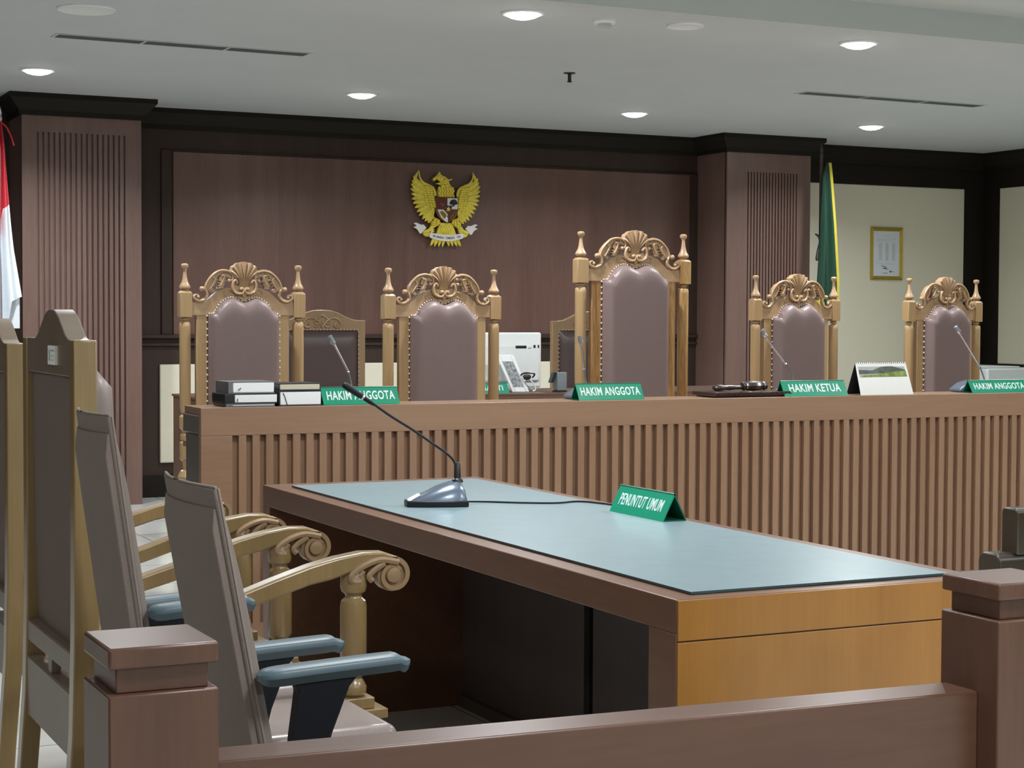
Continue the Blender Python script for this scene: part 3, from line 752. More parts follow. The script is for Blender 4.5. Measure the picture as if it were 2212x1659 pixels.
# bench signs
tent('name_sign', 'green HAKIM ANGGOTA sign just right of the stacked law books', 2.412, 6.283, BZ, 0.306, 0, 'HAKIM ANGGOTA')
tent('name_sign', 'green HAKIM ANGGOTA sign in front of the tallest judge chair', 3.487, 6.283, BZ, 0.300, 0, 'HAKIM ANGGOTA')
tent('name_sign', 'green HAKIM KETUA sign between the gavel block and the desk calendar', 4.487, 6.283, BZ, 0.328, 0, 'HAKIM KETUA', size=0.052, narrow=0.75)
tent('name_sign', 'green HAKIM ANGGOTA sign cut off by the right edge of the picture', 5.500, 6.283, BZ, 0.33, 0, 'HAKIM ANGGOTA', 0.057, size=0.044, narrow=0.75)
# desk calendar
t = thing('desk_calendar', 'standing desk calendar with a green hillside picture above blank white', 'calendar', (4.85, 6.285, BZ))
HL, a, hh = 0.142, 0.05, 0.135
def cal(p, q, tt):  # p across (narrower at top), q 0..1 up, tt outwards
    return (p * (1 - 0.04 * q), -a * (1 - q) - tt, hh * q)
obj('front_leaf', MB().box(-HL, HL, 0, 1, 0, 1, T=lambda P: cal(P[0], P[2], 0 if P[1] else 0.0012)), 'paper', t)
obj('rear_leaf', MB().box(-HL, HL, 0, 1, 0, 1, T=lambda P: (P[0] * (1 - .04 * P[2]), a * (1 - P[2]) + (0.001 if P[1] else 0.002), hh * P[2])), 'cover_black', t)
hill = [(-HL * .92, .55), (HL * .92, .56), (HL * .90, .78), (HL * .45, .88), (HL * .05, .80), (-HL * .30, .84), (-HL * .90, .80)]
obj('picture', MB().prism([(-HL * .92, .56), (HL * .93, .57), (HL * .90, .90), (-HL * .92, .90)], 0.0012, 0.0018, cal), 'ink_pale', t)
obj('hill_print', MB().prism([(-HL * .92, .80), (-.4 * HL, .78), (.0 * HL, .90), (.4 * HL, .91), (.9 * HL, .80), (.93 * HL, .70), (-.92 * HL, .66)][::-1], 0.0018, 0.0022, cal), 'print_grey', t)
obj('field_print', MB().prism([(-.86 * HL, .57), (.92 * HL, .58), (.90 * HL, .76), (.3 * HL, .72), (-.1 * HL, .66), (-.85 * HL, .62)][::-1], 0.0022, 0.0026, cal), 'print_green', t)
b = MB()
for k in range(24): b.lathe([(0.0042, -.0012), (0.0042, .0012)], (-HL * .9 + HL * 1.8 * k / 23, 0, hh + .001), 8, 'x')
obj('ring_binding', b, 'silver', t)
# gavel plate and gavel
t = thing('gavel_plate', 'dark carved wooden plate under the gavel on the bench', 'wooden plate', (4.17, 6.345, BZ))
b = MB().box(-.190, .190, -.09, .09, 0.004, .022).box(-.18, .18, -.08, .08, 0, .006)
obj('board', b, 'gavel_wood', t, 0.003)
b = MB()
for k in range(15):
    x = -.18 + k * .0257; b.tube(smooth_path([(x - .010, -.091, .008), (x - .003, -.092, .016), (x + .005, -.092, .010), (x + .010, -.091, .015)], 3), .002, 5)
obj('carved_edge', b, 'gavel_wood', t)
t = thing('gavel', 'dark glossy wooden gavel lying on its carved plate', 'gavel', (4.19, 6.34, BZ + 0.0225))
obj('head', MB().lathe([(.013, -.062), (.018, -.060), (.020, -.048), (.016, -.044), (.019, -.036), (.021, 0), (.019, .036), (.016, .044), (.020, .048), (.018, .060), (.013, .062)], (.038, 0, .0205), 8, 'x'), 'gavel_wood', t, 0.001)
obj('handle', MB().lathe([(.005, .0), (.007, .02), (.010, .05), (.008, .07), (.012, .10), (.013, .125), (.008, .14)][::-1] and [(.008, -.165), (.013, -.155), (.013, -.13), (.009, -.11), (.011, -.085), (.0085, -.06), (.0085, -.025)], (0, 0, .014), 12, 'x'), 'gavel_wood', t)

# ---------------------------------------------------------------- gooseneck microphones on the bench
def bench_mic(label, bx, by, pts, base=True, glow=False):
    t = thing('microphone', label, 'microphone', (bx, by, BZ), 0, 'silver gooseneck microphones on the bench')
    b = MB()
    prof = [(-.075, 0), (.075, 0), (.075, .018), (.05, .045), (.015, .052), (-.03, .040), (-.075, .012)]
    b.prism(prof, -.042, .042, lambda p, q, tt: (p, tt, q))
    obj('base', b, 'mic_base_plastic', t, 0.008, 3)
    P = [(x - bx, y - by, z - BZ) for x, y, z in pts]
    SP = smooth_path(P[:3], 5)
    obj('flexible_neck', MB().tube(SP, .0035, 8), 'cover_grey', t)
    obj('stem', MB().tube([P[2], P[3]], .0045, 8), 'silver', t)
    obj('ferrule', MB().ball(P[2], .0062, 8), 'silver', t)
    d = (Vector(P[4]) - Vector(P[3])); A = Vector(P[3]); 
    obj('capsule', MB().tube([A, A + d * .15, A + d * .2, A + d * .55, A + d * .62, A + d * .9, A + d], [.0055, .0075, .0095, .0095, .0075, .0095, .006], 10), 'silver', t)
    obj('windshield', MB().tube([A + d * .5, A + d * .95], [.0098, .0098], 10), 'grey_plastic', t)
bench_mic('gooseneck microphone rising behind the HAKIM ANGGOTA sign beside the books', 2.44, 6.385, [(2.426, 6.39, 1.012), (2.424, 6.40, 1.05), (2.414, 6.40, 1.087), (2.358, 6.40, 1.190), (2.336, 6.40, 1.226)])
bench_mic('gooseneck microphone in front of the left post of the tallest judge chair', 3.43, 6.385, [(3.452, 6.39, 1.012), (3.446, 6.40, 1.05), (3.440, 6.40, 1.088), (3.424, 6.40, 1.190), (3.419, 6.40, 1.226)])
bench_mic('gooseneck microphone leaning left behind the HAKIM KETUA sign', 4.452, 6.385, [(4.470, 6.39, 1.012), (4.462, 6.40, 1.06), (4.432, 6.40, 1.103), (4.330, 6.40, 1.215), (4.306, 6.40, 1.252)])
bench_mic('gooseneck microphone in front of the rightmost judge chair', 5.42, 6.385, [(5.535, 6.39, 0.99), (5.525, 6.40, 1.04), (5.503, 6.40, 1.083), (5.388, 6.40, 1.230), (5.358, 6.40, 1.268)])

# ================================================================ PROSECUTOR TABLE
t = thing('prosecutor_table', 'long brown wooden table with a honey-coloured near end panel', 'table', (0, 0, 0))
TX0, TX1, TY0, TY1, TZ = 1.765, 2.520, 2.900, 5.452, 0.760
obj('tabletop', MB().box(TX0, TX1, TY0 + 0.004, TY1, TZ - 0.066, TZ), 'table_wood', t, 0.0025)
obj('end_band', MB().box(TX0 + 0.0015, TX1, TY0, TY0 + 0.0045, TZ - 0.080, TZ - 0.0015), 'table_end_wood', t, 0.001)
obj('end_panel', MB().box(TX0 + 0.0015, TX1, TY0, TY0 + 0.0045, 0.0, TZ - 0.083), 'table_end_wood', t, 0.001)
obj('leg_panel', MB().box(TX0, TX1, TY0 + 0.005, TY0 + 0.11, 0, TZ - 0.066), 'table_wood', t, 0.002)
obj('leg_panel', MB().box(TX0, TX1, TY1 - 0.066, TY1, 0, TZ - 0.066), 'table_wood', t, 0.002)
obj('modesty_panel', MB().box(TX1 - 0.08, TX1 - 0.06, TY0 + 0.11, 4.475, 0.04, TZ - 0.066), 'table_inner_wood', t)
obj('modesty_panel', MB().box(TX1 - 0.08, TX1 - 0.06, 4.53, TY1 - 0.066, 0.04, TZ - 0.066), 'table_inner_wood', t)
obj('gap_shade_sheet', MB().box(TX1 - 0.058, TX1 - 0.052, 4.44, 4.56, 0.04, TZ - 0.066), 'black_plastic', t)  # black sheet added behind the panel gap, standing in for its shade
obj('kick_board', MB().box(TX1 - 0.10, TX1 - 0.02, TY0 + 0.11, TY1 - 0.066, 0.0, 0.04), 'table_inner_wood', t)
# glass mat
b = MB()
gz = TZ + 0.0012
quad = [(1.822, 2.945), (2.458, 2.945), (2.458, 5.335), (1.822, 5.335)]
b.prism(quad, gz, gz + 0.005, lambda p, q, tt: (p, q, tt))
o = obj('table_mat', b, ['mat_blue', 'mat_edge'], None, 0)
for p in o.data.polygons:
    if abs(p.normal.z) < 0.5: p.material_index = 1
tag(o, 'pale blue-green glossy mat covering the top of the prosecutor table', 'mat')
GZ = gz + 0.005
# PENUNTUT UMUM sign (reads from the prosecutors' side)
tent('name_sign', 'green PENUNTUT UMUM sign on the blue-green table mat', 2.418, 4.135, GZ, 0.285, -PI / 2, 'PENUNTUT UMUM', 0.074, 0.074, 0.048, narrow=0.54, bold=.008)
# table microphone
t = thing('microphone', 'blue-grey desk microphone with long black gooseneck on the prosecutor table', 'microphone', (2.035, 4.585, GZ), math.radians(-14))
def mb_row(x, hw, h, zb=0.012):
    return [(x, -hw, zb), (x, -hw * .93, zb + (h - zb) * .45), (x, -hw * .55, zb + (h - zb) * .86), (x, 0, h), (x, hw * .55, zb + (h - zb) * .86), (x, hw * .93, zb + (h - zb) * .45), (x, hw, zb)]
rows = [mb_row(-.122, .028, .014), mb_row(-.105, .036, .024), mb_row(-.075, .044, .040), mb_row(-.04, .049, .058), mb_row(-.005, .050, .070), mb_row(.018, .049, .073), mb_row(.032, .047, .070), mb_row(.040, .046, .050), mb_row(.045, .045, .012)]
b = MB(); b.grid(rows); b.add(rows[0], [tuple(range(7))]); b.add(rows[-1], [tuple(range(7))])
b.grid([[r[0], r[-1]] for r in rows])
obj('base', b, 'mic_base_plastic', t, angle=50)
obj('base_foot', MB().prism([(-.126, -.030), (-.07, -.047), (0, -.053), (.047, -.049), (.047, .049), (0, .053), (-.07, .047), (-.126, .030)], 0, .0175, lambda p, q, tt: (p, q, tt)), 'black_plastic', t, 0.003)
obj('talk_button', MB().grid([[(x, y, interp([(-.122, .0155), (-.105, .0255), (-.080, .0385)], x) + .0015 * (1 - abs(y) / .025)) for y in (-.024, -.012, 0, .012, .024)] for x in (-.120, -.105, -.088)], thick=(0, 0, -.003)), 'white_plastic', t)
obj('neck_socket', MB().lathe([(.017, .066), (.015, .074), (.010, .078), (.0085, .118), (.006, .122)], (.022, 0, 0), 14), 'dark_metal', t)
inv = Matrix.Rotation(math.radians(14), 4, 'Z')
def ml(x, y, z): v = inv @ Vector((x - 2.035, y - 4.585, z - GZ)); return (v.x, v.y, v.z)
neck = smooth_path([ml(2.056, 4.580, .868), ml(2.050, 4.592, .893), ml(2.030, 4.60, .915), ml(2.000, 4.605, .936), ml(1.935, 4.61, .980), ml(1.870, 4.615, 1.020), ml(1.812, 4.62, 1.060)], 5)
obj('gooseneck', MB().tube(neck, .0036, 8), 'black_plastic', t)
A = Vector(ml(1.820, 4.62, 1.054)); B = Vector(ml(1.728, 4.625, 1.113)); d = B - A
obj('capsule', MB().tube([A, A + d * .12, A + d * .3, A + d * .36, A + d * .42, A + d * .93, B], [.004, .0065, .0065, .0055, .0085, .0098, .006], 12), 'black_plastic', t)
obj('capsule_ring', MB().tube([A + d * .345, A + d * .395], [.0072, .0072], 12), 'silver', t)
cab = [(2.085, 4.585, GZ + .008), (2.106, 4.655, GZ + .0035), (2.172, 4.603, GZ + .0032), (2.246, 4.543, GZ + .0032), (2.33, 4.50, GZ + .0032), (2.41, 4.513, GZ + .0032), (2.445, 4.44, GZ + .0032), (2.474, 4.30, GZ + .0030), (2.478, 4.15, GZ + .0030)]
cab = [(2.080, 4.600, GZ + .008)] + cab[2:]
obj('cable', MB().tube(smooth_path([ml(*p) for p in cab], 5), .0026, 6), 'black_plastic', t)

# ================================================================ RAILING
def rail_post(x0, x1, y0, y1, label):
    t = thing('railing_post', label, 'railing post', ((x0 + x1) / 2, (y0 + y1) / 2, 0), 0, 'square railing posts')
    hx, hy = (x1 - x0) / 2, (y1 - y0) / 2
    obj('shaft', MB().box(-hx, hx, -hy, hy, 0, 0.797), 'rail_wood', t, 0.003)
    obj('neck', MB().box(-hx + .012, hx - .012, -hy + .012, hy - .012, 0.797, 0.831), 'rail_wood', t, 0.002)
    obj('cap', MB().box(-hx, hx, -hy, hy, 0.831, 0.860), 'rail_wood', t, 0.004)
rail_post(0.540, 0.690, 2.322, 2.474, 'square wooden railing post with flat cap at the lower left')
rail_post(2.015, 2.170, 2.287, 2.434, 'square wooden railing post with flat cap at the right edge')
o = obj('railing_board', MB().box(0.690, 2.015, 2.335, 2.418, 0.0, 0.672), 'rail_wood_long', None, 0.004)
for v in o.data.vertices:
    if v.co.x < 1 and v.co.z > .5: v.co.z = 0.692
tag(o, 'solid wooden railing board between the two square posts in the foreground', 'railing')

# ================================================================ PROSECUTOR ARMCHAIRS (face +X)
def pros_chair(label, X, Y, zsc=1.0, sticker=True):
    t = thing('carved_armchair', label, 'chair', (X, Y, 0), 0, 'high-back wooden armchairs along the prosecutor table')
    t.scale = (1, 1, zsc)
    sh = 1.250
    for s in (-1, 1):
        y0, y1 = s * .270, s * .228
        prof = [(0, sh), (.047, sh), (.048, 1.0), (.047, .86), (.052, .76), (.050, .66), (.044, .58), (.036, .45), (.020, .25), (.002, .0), (-.036, .0), (-.020, .25), (-.006, .45), (-.001, .66), (0, .86)]
        obj('back_post', MB().prism(prof, y0, y1, lambda p, q, tt: (p, tt, q)), 'chair_wood_yellow', t, 0.003)
    hc = -.035; hump = [(-.182, sh), (-.165, sh + .002), (-.140, sh + .010), (-.105, sh + .030), (-.075, sh + .047), (-.045, sh + .058), (-.020, sh + .062)]
    poly = [(-.228, sh)] + [(hc + y, z) for y, z in hump] + [(hc - y, z) for y, z in reversed(hump)] + [(.228, sh), (.228, 1.175), (-.228, 1.175)]
    obj('crest_rail', MB().prism(poly, 0.002, 0.045, lambda p, q, tt: (tt, p, q)), 'chair_wood_shaded', t, 0.002)
    # rear cloth, slightly bowed
    rows = [[(0.014 - .004 * math.cos(y / .228 * PI / 2) + interp([(.61, .010), (.8, .003), (1.18, 0)], z), y, z) for y in (-.228, -.15, -.07, 0, .07, .15, .228)] for z in (.61, .7, .8, .95, 1.18)]
    obj('rear_cloth', MB().grid(rows, thick=(.015, 0, 0)), 'chair_back_cloth', t)
    # front cushion
    rows = []
    for i in range(15):
        z = 1.193 - (1.193 - .60) * i / 14; r = []
        for j in range(13):
            y = -.222 + .444 * j / 12; dd = min(.222 - abs(y), 1.193 - z)
            r.append((.036 + (.068 + interp([(.60, .045), (.86, .012), (1.19, -.008)], z)) * (1 - math.exp(-(dd + .004) / .012)), y, z))
        rows.append(r)
    obj('front_cushion', MB().grid(rows, thick=(-.02, 0, 0)), 'seat_leather', t, angle=70)
    obj('lower_rail', MB().box(.000, .034, -.228, .228, .565, .612), 'chair_wood_shaded', t, 0.003)
    obj('lower_rail', MB().box(-.002, .030, -.228, .228, .395, .530), 'chair_wood_shaded', t, 0.003)
    b = MB().prism([(-.02, .565), (.02, .565), (.015, .53), (-.015, .53)], .004, .024, lambda p, q, tt: (tt, p, q))
    obj('brace', b, 'chair_wood_shaded', t)
    if sticker:
        st = obj('inventory_label', MB().box(-.0035, .003, -.105, -.030, 1.196, 1.236), 'paper', t)
        obj('label_print', MB().box(-.0042, -.0032, -.055, -.043, 1.204, 1.228).box(-.0042, -.0032, -.097, -.065, 1.224, 1.228).box(-.0042, -.0032, -.095, -.067, 1.214, 1.216).box(-.0042, -.0032, -.093, -.069, 1.205, 1.207), 'ink_pale', st)
    obj('seat_frame', MB().box(.0, .60, -.262, .262, .405, .452), 'chair_wood_yellow', t, 0.006)
    obj('seat', MB().box(.05, .58, -.215, .215, .450, .500), 'seat_leather', t, 0.02, 3)
    for s in (-1, 1):
        yc = s * .250
        top = [(.035, .665), (.10, .668), (.18, .678), (.26, .692), (.34, .715), (.42, .742), (.50, .767), (.56, .781), (.62, .790), (.67, .788), (.705, .775), (.725, .752), (.728, .728), (.715, .706), (.695, .697)]
        # upper curl strip
        P = smooth_path([(x, yc, z - .008) for x, z in top], 3)
        b = MB()
        under = [(.035, .628), (.10, .630), (.18, .640), (.26, .655), (.34, .676), (.42, .702), (.50, .726), (.55, .735), (.595, .748), (.625, .762), (.66, .770)]
        outline = top[:11] + [(.66, .772)] + list(reversed(under[:-1]))
        b.prism(outline, yc - .022, yc + .022, lambda p, q, tt: (p, tt, q))
        arm_o = obj('armrest', b, 'oak_dull' if False else 'chair_wood_yellow', t, 0.005, 2)
        # scroll: spiral band across the arm width
        cxx, czz = .690, .737; b = MB(); n = 30; inner = []; outer = []
        for k in range(n + 1):
            a = math.radians(75 - 400 * k / n); r = .041 - .018 * k / n; w_ = .011 - .003 * k / n
            outer.append((cxx + r * math.cos(a), czz + r * math.sin(a))); inner.append((cxx + (r - w_) * math.cos(a), czz + (r - w_) * math.sin(a)))
        for k in range(n):
            q = [outer[k], outer[k + 1], inner[k + 1], inner[k]]
            b.prism(q, yc - .024, yc + .024, lambda p, qq, tt: (p, tt, qq))
        b.lathe([(.034, yc - .017), (.036, yc - .015), (.036, yc + .015), (.034, yc + .017)], (cxx, 0, czz), 20, 'y')
        b.lathe([(.008, yc - .028), (.016, yc - .026), (.019, yc - .019), (.019, yc + .019), (.016, yc + .026), (.008, yc + .028)], (cxx, 0, czz), 16, 'y')
        for sg in (-1, 1):   # acanthus leaf on both faces
            yy = yc + sg * .023
            for pts, rr in (([(.70, yy, .765), (.66, yy, .772), (.622, yy, .762), (.594, yy, .744), (.594, yy, .730), (.612, yy, .728)], .0078),
                            ([(.668, yy, .764), (.646, yy, .752), (.632, yy, .738), (.640, yy, .728)], .0072), ([(.62, yy, .750), (.610, yy, .738)], .0055)):
                b.tube(smooth_path(pts, 4), rr, 7)
        obj('scroll', b, 'oak_dull', arm_o)
        px_ = .605
        b = MB().lathe([(.024, .452), (.024, .476)], (px_, yc, 0), 4)
        b = MB().box(px_ - .036, px_ + .036, yc - .036, yc + .036, .452, .476)
        b.box(px_ - .058, px_ + .062, yc - .050, yc + .050, .432, .452)
        b.lathe([(.022, .476), (.028, .482), (.029, .496), (.022, .510), (.017, .516), (.024, .522), (.029, .530), (.029, .672), (.027, .684), (.018, .692), (.018, .698), (.026, .704), (.029, .715), (.028, .735), (.020, .756)], (px_, yc, 0), 20)
        obj('arm_post', b, 'chair_wood_yellow', t, 0.002)
        obj('front_leg', MB().lathe([(.018, 0), (.026, .02), (.018, .06), (.026, .20), (.022, .36), (.028, .405)], (px_, s * .235, 0), 14), 'chair_wood_yellow', t)
    return t
pros_chair('high-back wooden armchair with white sticker on its back, behind the office chairs', 0.765, 3.850)
pros_chair('high-back wooden armchair cut off by the left edge of the picture', 0.797, 4.770, 0.984)

# ================================================================ OFFICE CHAIRS (face +X)
def office_chair(label, yn, yf, yn_arm, yf_arm, xt, xb, zt, zpad_n, zpad_f, xp0, xp1, seatx):
    t = thing('office_chair', label, 'chair', (0, 0, 0), 0, 'grey-brown office chairs with blue-grey armrests')
    yc = (yn + yf) / 2; hw = (yf - yn) / 2; zb = 0.50
    t.location = ((xt + seatx) / 2, yc, 0); ox = (xt + seatx) / 2
    slope = (xb - xt) / (zt - .613)
    def xs(z): return xt + slope * (zt - z) - ox
    def bow(y): return -.018 * (1 - (y / hw) ** 2)
    ys = [-hw + 2 * hw * k / 10 for k in range(11)]
    N_ = 14
    def loft(za, f0, f1, wk=1.0):
        zs = [za - (za - zb) * (i / N_) for i in range(N_ + 1)]
        A_ = [[(xs(z) + bow(y) + f0(za - z), y * wk, z) for y in ys] for z in zs]
        B_ = [[(xs(z) + bow(y) + f1(za - z), y * wk, z) for y in ys] for z in zs]
        b = MB(); b.grid(A_); b.grid(B_); b.grid([A_[0], B_[0]]); b.grid([A_[-1], B_[-1]])
        b.grid([[r[0] for r in A_], [r[0] for r in B_]]); b.grid([[r[-1] for r in A_], [r[-1] for r in B_]])
        me = obj('tmp', b, 'back_fabric'); bm = bmesh.new(); bm.from_mesh(me.data); bmesh.ops.remove_doubles(bm, verts=bm.verts, dist=1e-5); bmesh.ops.recalc_face_normals(bm, faces=bm.faces)
        v = [tuple(q.co) for q in bm.verts]; bm.verts.ensure_lookup_table(); f = [tuple(q.index for q in fc.verts) for fc in bm.faces]; bm.free()
        d = me.data; bpy.data.objects.remove(me); bpy.data.meshes.remove(d)
        return MB().add(v, f)
    obj('rear_shell', loft(zt - .016, lambda d: -.004 + .010 * math.exp(-d / .012), lambda d: .010), 'back_fabric', t, 0.004, 2)
    obj('head_lip', loft(zt + .016, lambda d: .0095, lambda d: .0175, 1.03), 'back_fabric', t, 0.003, 2)
    obj('front_pad', loft(zt - .015, lambda d: .0178, lambda d: .0185 + .014 * (1 - math.exp(-d / .08)), 1.0), 'back_fabric_light', t, 0.004, 2)
    b = MB()
    zs2 = [zt + .016 - (zt + .016 - zb) * i / 12 for i in range(13)]
    for s in (-1, 1):
        b.tube([(xs(z) + .0175, s * hw * 1.03, z) for z in zs2], .0022, 6)
    b.tube([(xs(zs2[0]) + bow(y) + .0135, y * 1.03, zs2[0] + .002) for y in ys], .0025, 6)
    obj('piping', b, 'back_fabric_light', t)
    # seat
    obj('seat', MB().box(xb - ox - .01, seatx - ox, -hw - .05, hw + .03, .455, .505), 'seat_leather', t, 0.022, 4)
    obj('seat_pan', MB().box(xb - ox + .02, seatx - ox - .04, -hw + .02, hw - .02, .43, .458), 'arm_support', t, 0.008)
    for s, zp in ((-1, zpad_n), (1, zpad_f)):
        yp = s * ((yf_arm - yn_arm) / 2) + (yn_arm + yf_arm) / 2 - yc
        a0, a1 = xp0 - ox, xp1 - ox
        P = []
        n = 20; rows = []
        for i in range(n + 1):
            u = .5 - .5 * math.cos(PI * i / n); x = a0 + (a1 - a0) * u
            wv = .028 * max(.2, (max(0, 1 - abs(2 * u - 1) ** 9)) ** .5); tz = max(.35, (max(0, 1 - abs(2 * u - 1) ** 14)) ** .5); zz = zp - .012 + .012 * u ** .7 - (.006 if u > .93 else 0)
            r = []
            for q, (dy, dz) in enumerate(((-1, -.012), (-1, -.004), (-.85, .0), (0, .002), (.85, .0), (1, -.004), (1, -.012), (.7, -.026), (-.7, -.026), (-1, -.012))):
                r.append((x, yp + dy * wv, zz - .009 + (dz + .009) * tz))
            rows.append(r)
        b = MB().grid(rows); b.add(rows[0][:-1], [tuple(range(9))]); b.add(rows[-1][:-1], [tuple(range(9))])
        pad = obj('arm_pad', b, 'arm_pad', t, angle=50)
        m = a0 + (a1 - a0) * .42
        b = MB()
        rows = []
        for z, xa, xb_ in ((zp - .030, m - .055, m + .055), (zp - .045, m - .045, m + .042), (zp - .12, m - .055, m + .012), (zp - .22, m - .064, m - .015), (.43, m - .068, m - .030)):
            rows.append([(xa, yp - .018, z), (xb_, yp - .018, z), (xb_, yp + .018, z), (xa, yp + .018, z), (xa, yp - .018, z)])
        b.grid(rows); b.add(rows[0][:4], [(0, 1, 2, 3)]); b.add(rows[-1][:4], [(3, 2, 1, 0)])
        obj('arm_support', b, 'arm_support', t, 0.006)
    # pedestal
    sx_ = (xb + seatx) / 2 - ox
    obj('gas_column', MB().lathe([(.028, .08), (.028, .25), (.02, .26), (.02, .43)], (sx_, 0, 0), 14), 'arm_support', t)
    b = MB().lathe([(.04, .07), (.045, .09), (.03, .12)], (sx_, 0, 0), 16)
    for k in range(5):
        a = 2 * PI * k / 5 + .3; b.tube([(sx_, 0, .095), (sx_ + .24 * math.cos(a), .24 * math.sin(a), .065)], [.024, .014], 8)
    obj('star_base', b, 'arm_support', t)
    for k in range(5):
        a = 2 * PI * k / 5 + .3
        obj('castor', MB().lathe([(.012, -.014), (.027, -.012), (.027, .012), (.012, .014)], (sx_ + .24 * math.cos(a), .24 * math.sin(a), .027), 14, 'y'), 'black_plastic', t)
    return t
office_chair('nearest office chair with grey-brown back, behind the left railing post', 2.735, 3.03, 2.71, 3.02, .796, .869, 1.010, .744, .722, .868, 1.130, 1.235)
office_chair('second office chair with taller grey-brown back, behind the nearest one', 3.235, 3.49, 3.22, 3.46, .744, .812, 1.100, .774, .748, .822, 1.026, 1.310)

# ================================================================ CHAIR AT THE RIGHT EDGE
t = thing('wooden_barrier', 'dark wooden barrier with stepped rounded end, cut off by the right edge', 'barrier', (3.79, 4.30, 0), 0)
def rounded(x0, x1, z0, z1, r):
    pts = [(x0, z0)]
    for k in range(6):
        a = math.radians(180 - 18 * k); pts.append((x0 + r + r * math.cos(a), z1 - r + r * math.sin(a)))
    for k in range(6):
        a = math.radians(90 - 18 * k); pts.append((x1 - r + r * math.cos(a), z1 - r + r * math.sin(a)))
    return pts + [(x1, z0)]
obj('lower_board', MB().prism(rounded(0.0, .103, 0, .566, .030), 0, 1.8, lambda p, q, tt: (tt, p, q)), 'barrier_wood', t, 0.006)
obj('upper_board', MB().prism(rounded(.0, .074, .560, .706, .018), .068, 1.8, lambda p, q, tt: (tt, p, q)), 'barrier_wood', t, 0.005)

# ================================================================ FLAGS
def flag(name, label, X, Y, zt, pole_top, cols, left, right, zb_f, mats, rowsN=24, lean=0.0, seedv=1, tilt=0.0):
    t = thing(name, label, 'flag', (X, Y, 0), 0)
    return t
# Indonesian flag at far left
t = thing('national_flag', 'red and white flag hanging folded on its pole at the left edge', 'flag', (1.90, 10.90, 0))
obj('pole', MB().lathe([(.012, .05), (.012, 2.46), (.016, 2.47), (.010, 2.49), (.013, 2.50), (.004, 2.54)], (0, 0, 0), 12).tube([(-.05, 0, 2.45), (0, 0, 2.455)], .006, 6), 'silver', t)
obj('foot', MB().lathe([(.17, 0), (.17, .02), (.05, .05), (.02, .08)], (0, 0, 0), 24), 'pole_brown', t)
def cloth(width_fn, n, m, zt, zb_fn, folds, amp, matfn, ph=0.0):
    rows = []; mats_ = []
    for i in range(m + 1):
        r = []
        for j in range(n + 1):
            s = -1 + 2 * j / n; z1 = zb_fn(s); z = zt + (z1 - zt) * (i / m)
            wdt = width_fn((zt - z)); 
            x0, x1 = wdt
            x = (x0 + x1) / 2 + s * (x1 - x0) / 2
            y = -.03 + amp * min(1, (zt - z) * 3 + .15) * math.sin(s * PI * folds + ph + (zt - z) * .6)
            r.append((x, y, z))
        rows.append(r)
    b = MB(); b.grid(rows, thick=(0, .004, 0))
    return b, rows
# red cloth part and white cloth part
wf = lambda d: (-.02 - d * .16, .005 + interp([(0, .0), (.15, .02), (.6, .055), (.75, .07), (1.15, .135), (1.6, .12)], d))
def red_edge(s): return interp([(-1, 1.60), (-.2, 1.74), (.30, 1.86), (.36, 1.93), (1, 1.96)], s)
b, _ = cloth(wf, 30, 16, 2.45, red_edge, 2.5, .035, None)
obj('red_field', b, 'flag_red', t, angle=60)
rows = []
for i in range(15):
    r = []
    for j in range(31):
        s = -1 + 2 * j / 30; za = red_edge(s); zb_ = interp([(-1, 1.16), (.35, 1.20), (.5, 1.38), (1, 1.41)], s); z = za + (zb_ - za) * i / 14
        x0, x1 = wf(2.45 - z); x = (x0 + x1) / 2 + s * (x1 - x0) / 2
        r.append((x, -.03 + .035 * math.sin(s * PI * 2.5 + (2.45 - z) * .6), z))
    rows.append(r)
obj('white_field', MB().grid(rows, thick=(0, .004, 0)), 'flag_white', t, angle=60)
rows = [[(x, .03 + .01 * math.sin(x * 60), z) for x in (.0, .03, .06, .09, .115)] for z in (1.45, 1.3, 1.22)]
obj('white_fold', MB().grid(rows, thick=(0, .004, 0)), 'flag_white', t)
obj('tie_ribbon', MB().tube(smooth_path([(.005, -.02, 2.44), (.03, -.03, 2.42), (.06, -.03, 2.36), (.075, -.03, 2.31)], 4), .005, 6), 'flag_red', t)
# green flag with yellow fringe
t = thing('green_flag', 'green flag with yellow fringe hanging beside the right fluted pilaster', 'flag', (7.872, 10.90, 0))
obj('pole', MB().lathe([(.013, .05), (.013, 2.50), (.018, 2.51), (.010, 2.53), (.015, 2.55), (.003, 2.60)], (-.012, 0.02, 0), 12), 'pole_brown', t)
obj('foot', MB().lathe([(.17, 0), (.17, .02), (.05, .05), (.02, .08)], (0, 0.02, 0), 24), 'pole_brown', t)
LX = [(0, .0), (.10, -.032), (.55, -.045), (1.0, -.075), (1.2, -.09)]
RX = [(0, .018), (.10, .030), (.45, .058), (.87, .092), (1.2, .092)]
rows = []
def grn_bot(s): return interp([(-1, 1.46), (0, 1.40), (1, 1.29)], s)
for i in range(19):
    r = []
    for j in range(21):
        s = -1 + 2 * j / 20; z = 2.455 + (grn_bot(s) - 2.455) * i / 18; d = 2.455 - z
        x0, x1 = interp(LX, d), interp(RX, d)
        r.append(((x0 + x1) / 2 + s * (x1 - x0) / 2, -.035 + .022 * min(1, d * 2 + .1) * math.sin(s * PI * 1.5 + .8), z))
    rows.append(r)
obj('green_field', MB().grid(rows, thick=(0, .004, 0)), 'flag_green', t, angle=60)
rows2 = [[(p[0] + o_, p[1] - .002, p[2]) for o_ in (-.004, .020)] for p in (r[-1] for r in rows)]
obj('side_fringe', MB().grid(rows2, thick=(0, .006, 0)), 'fringe_yellow', t)
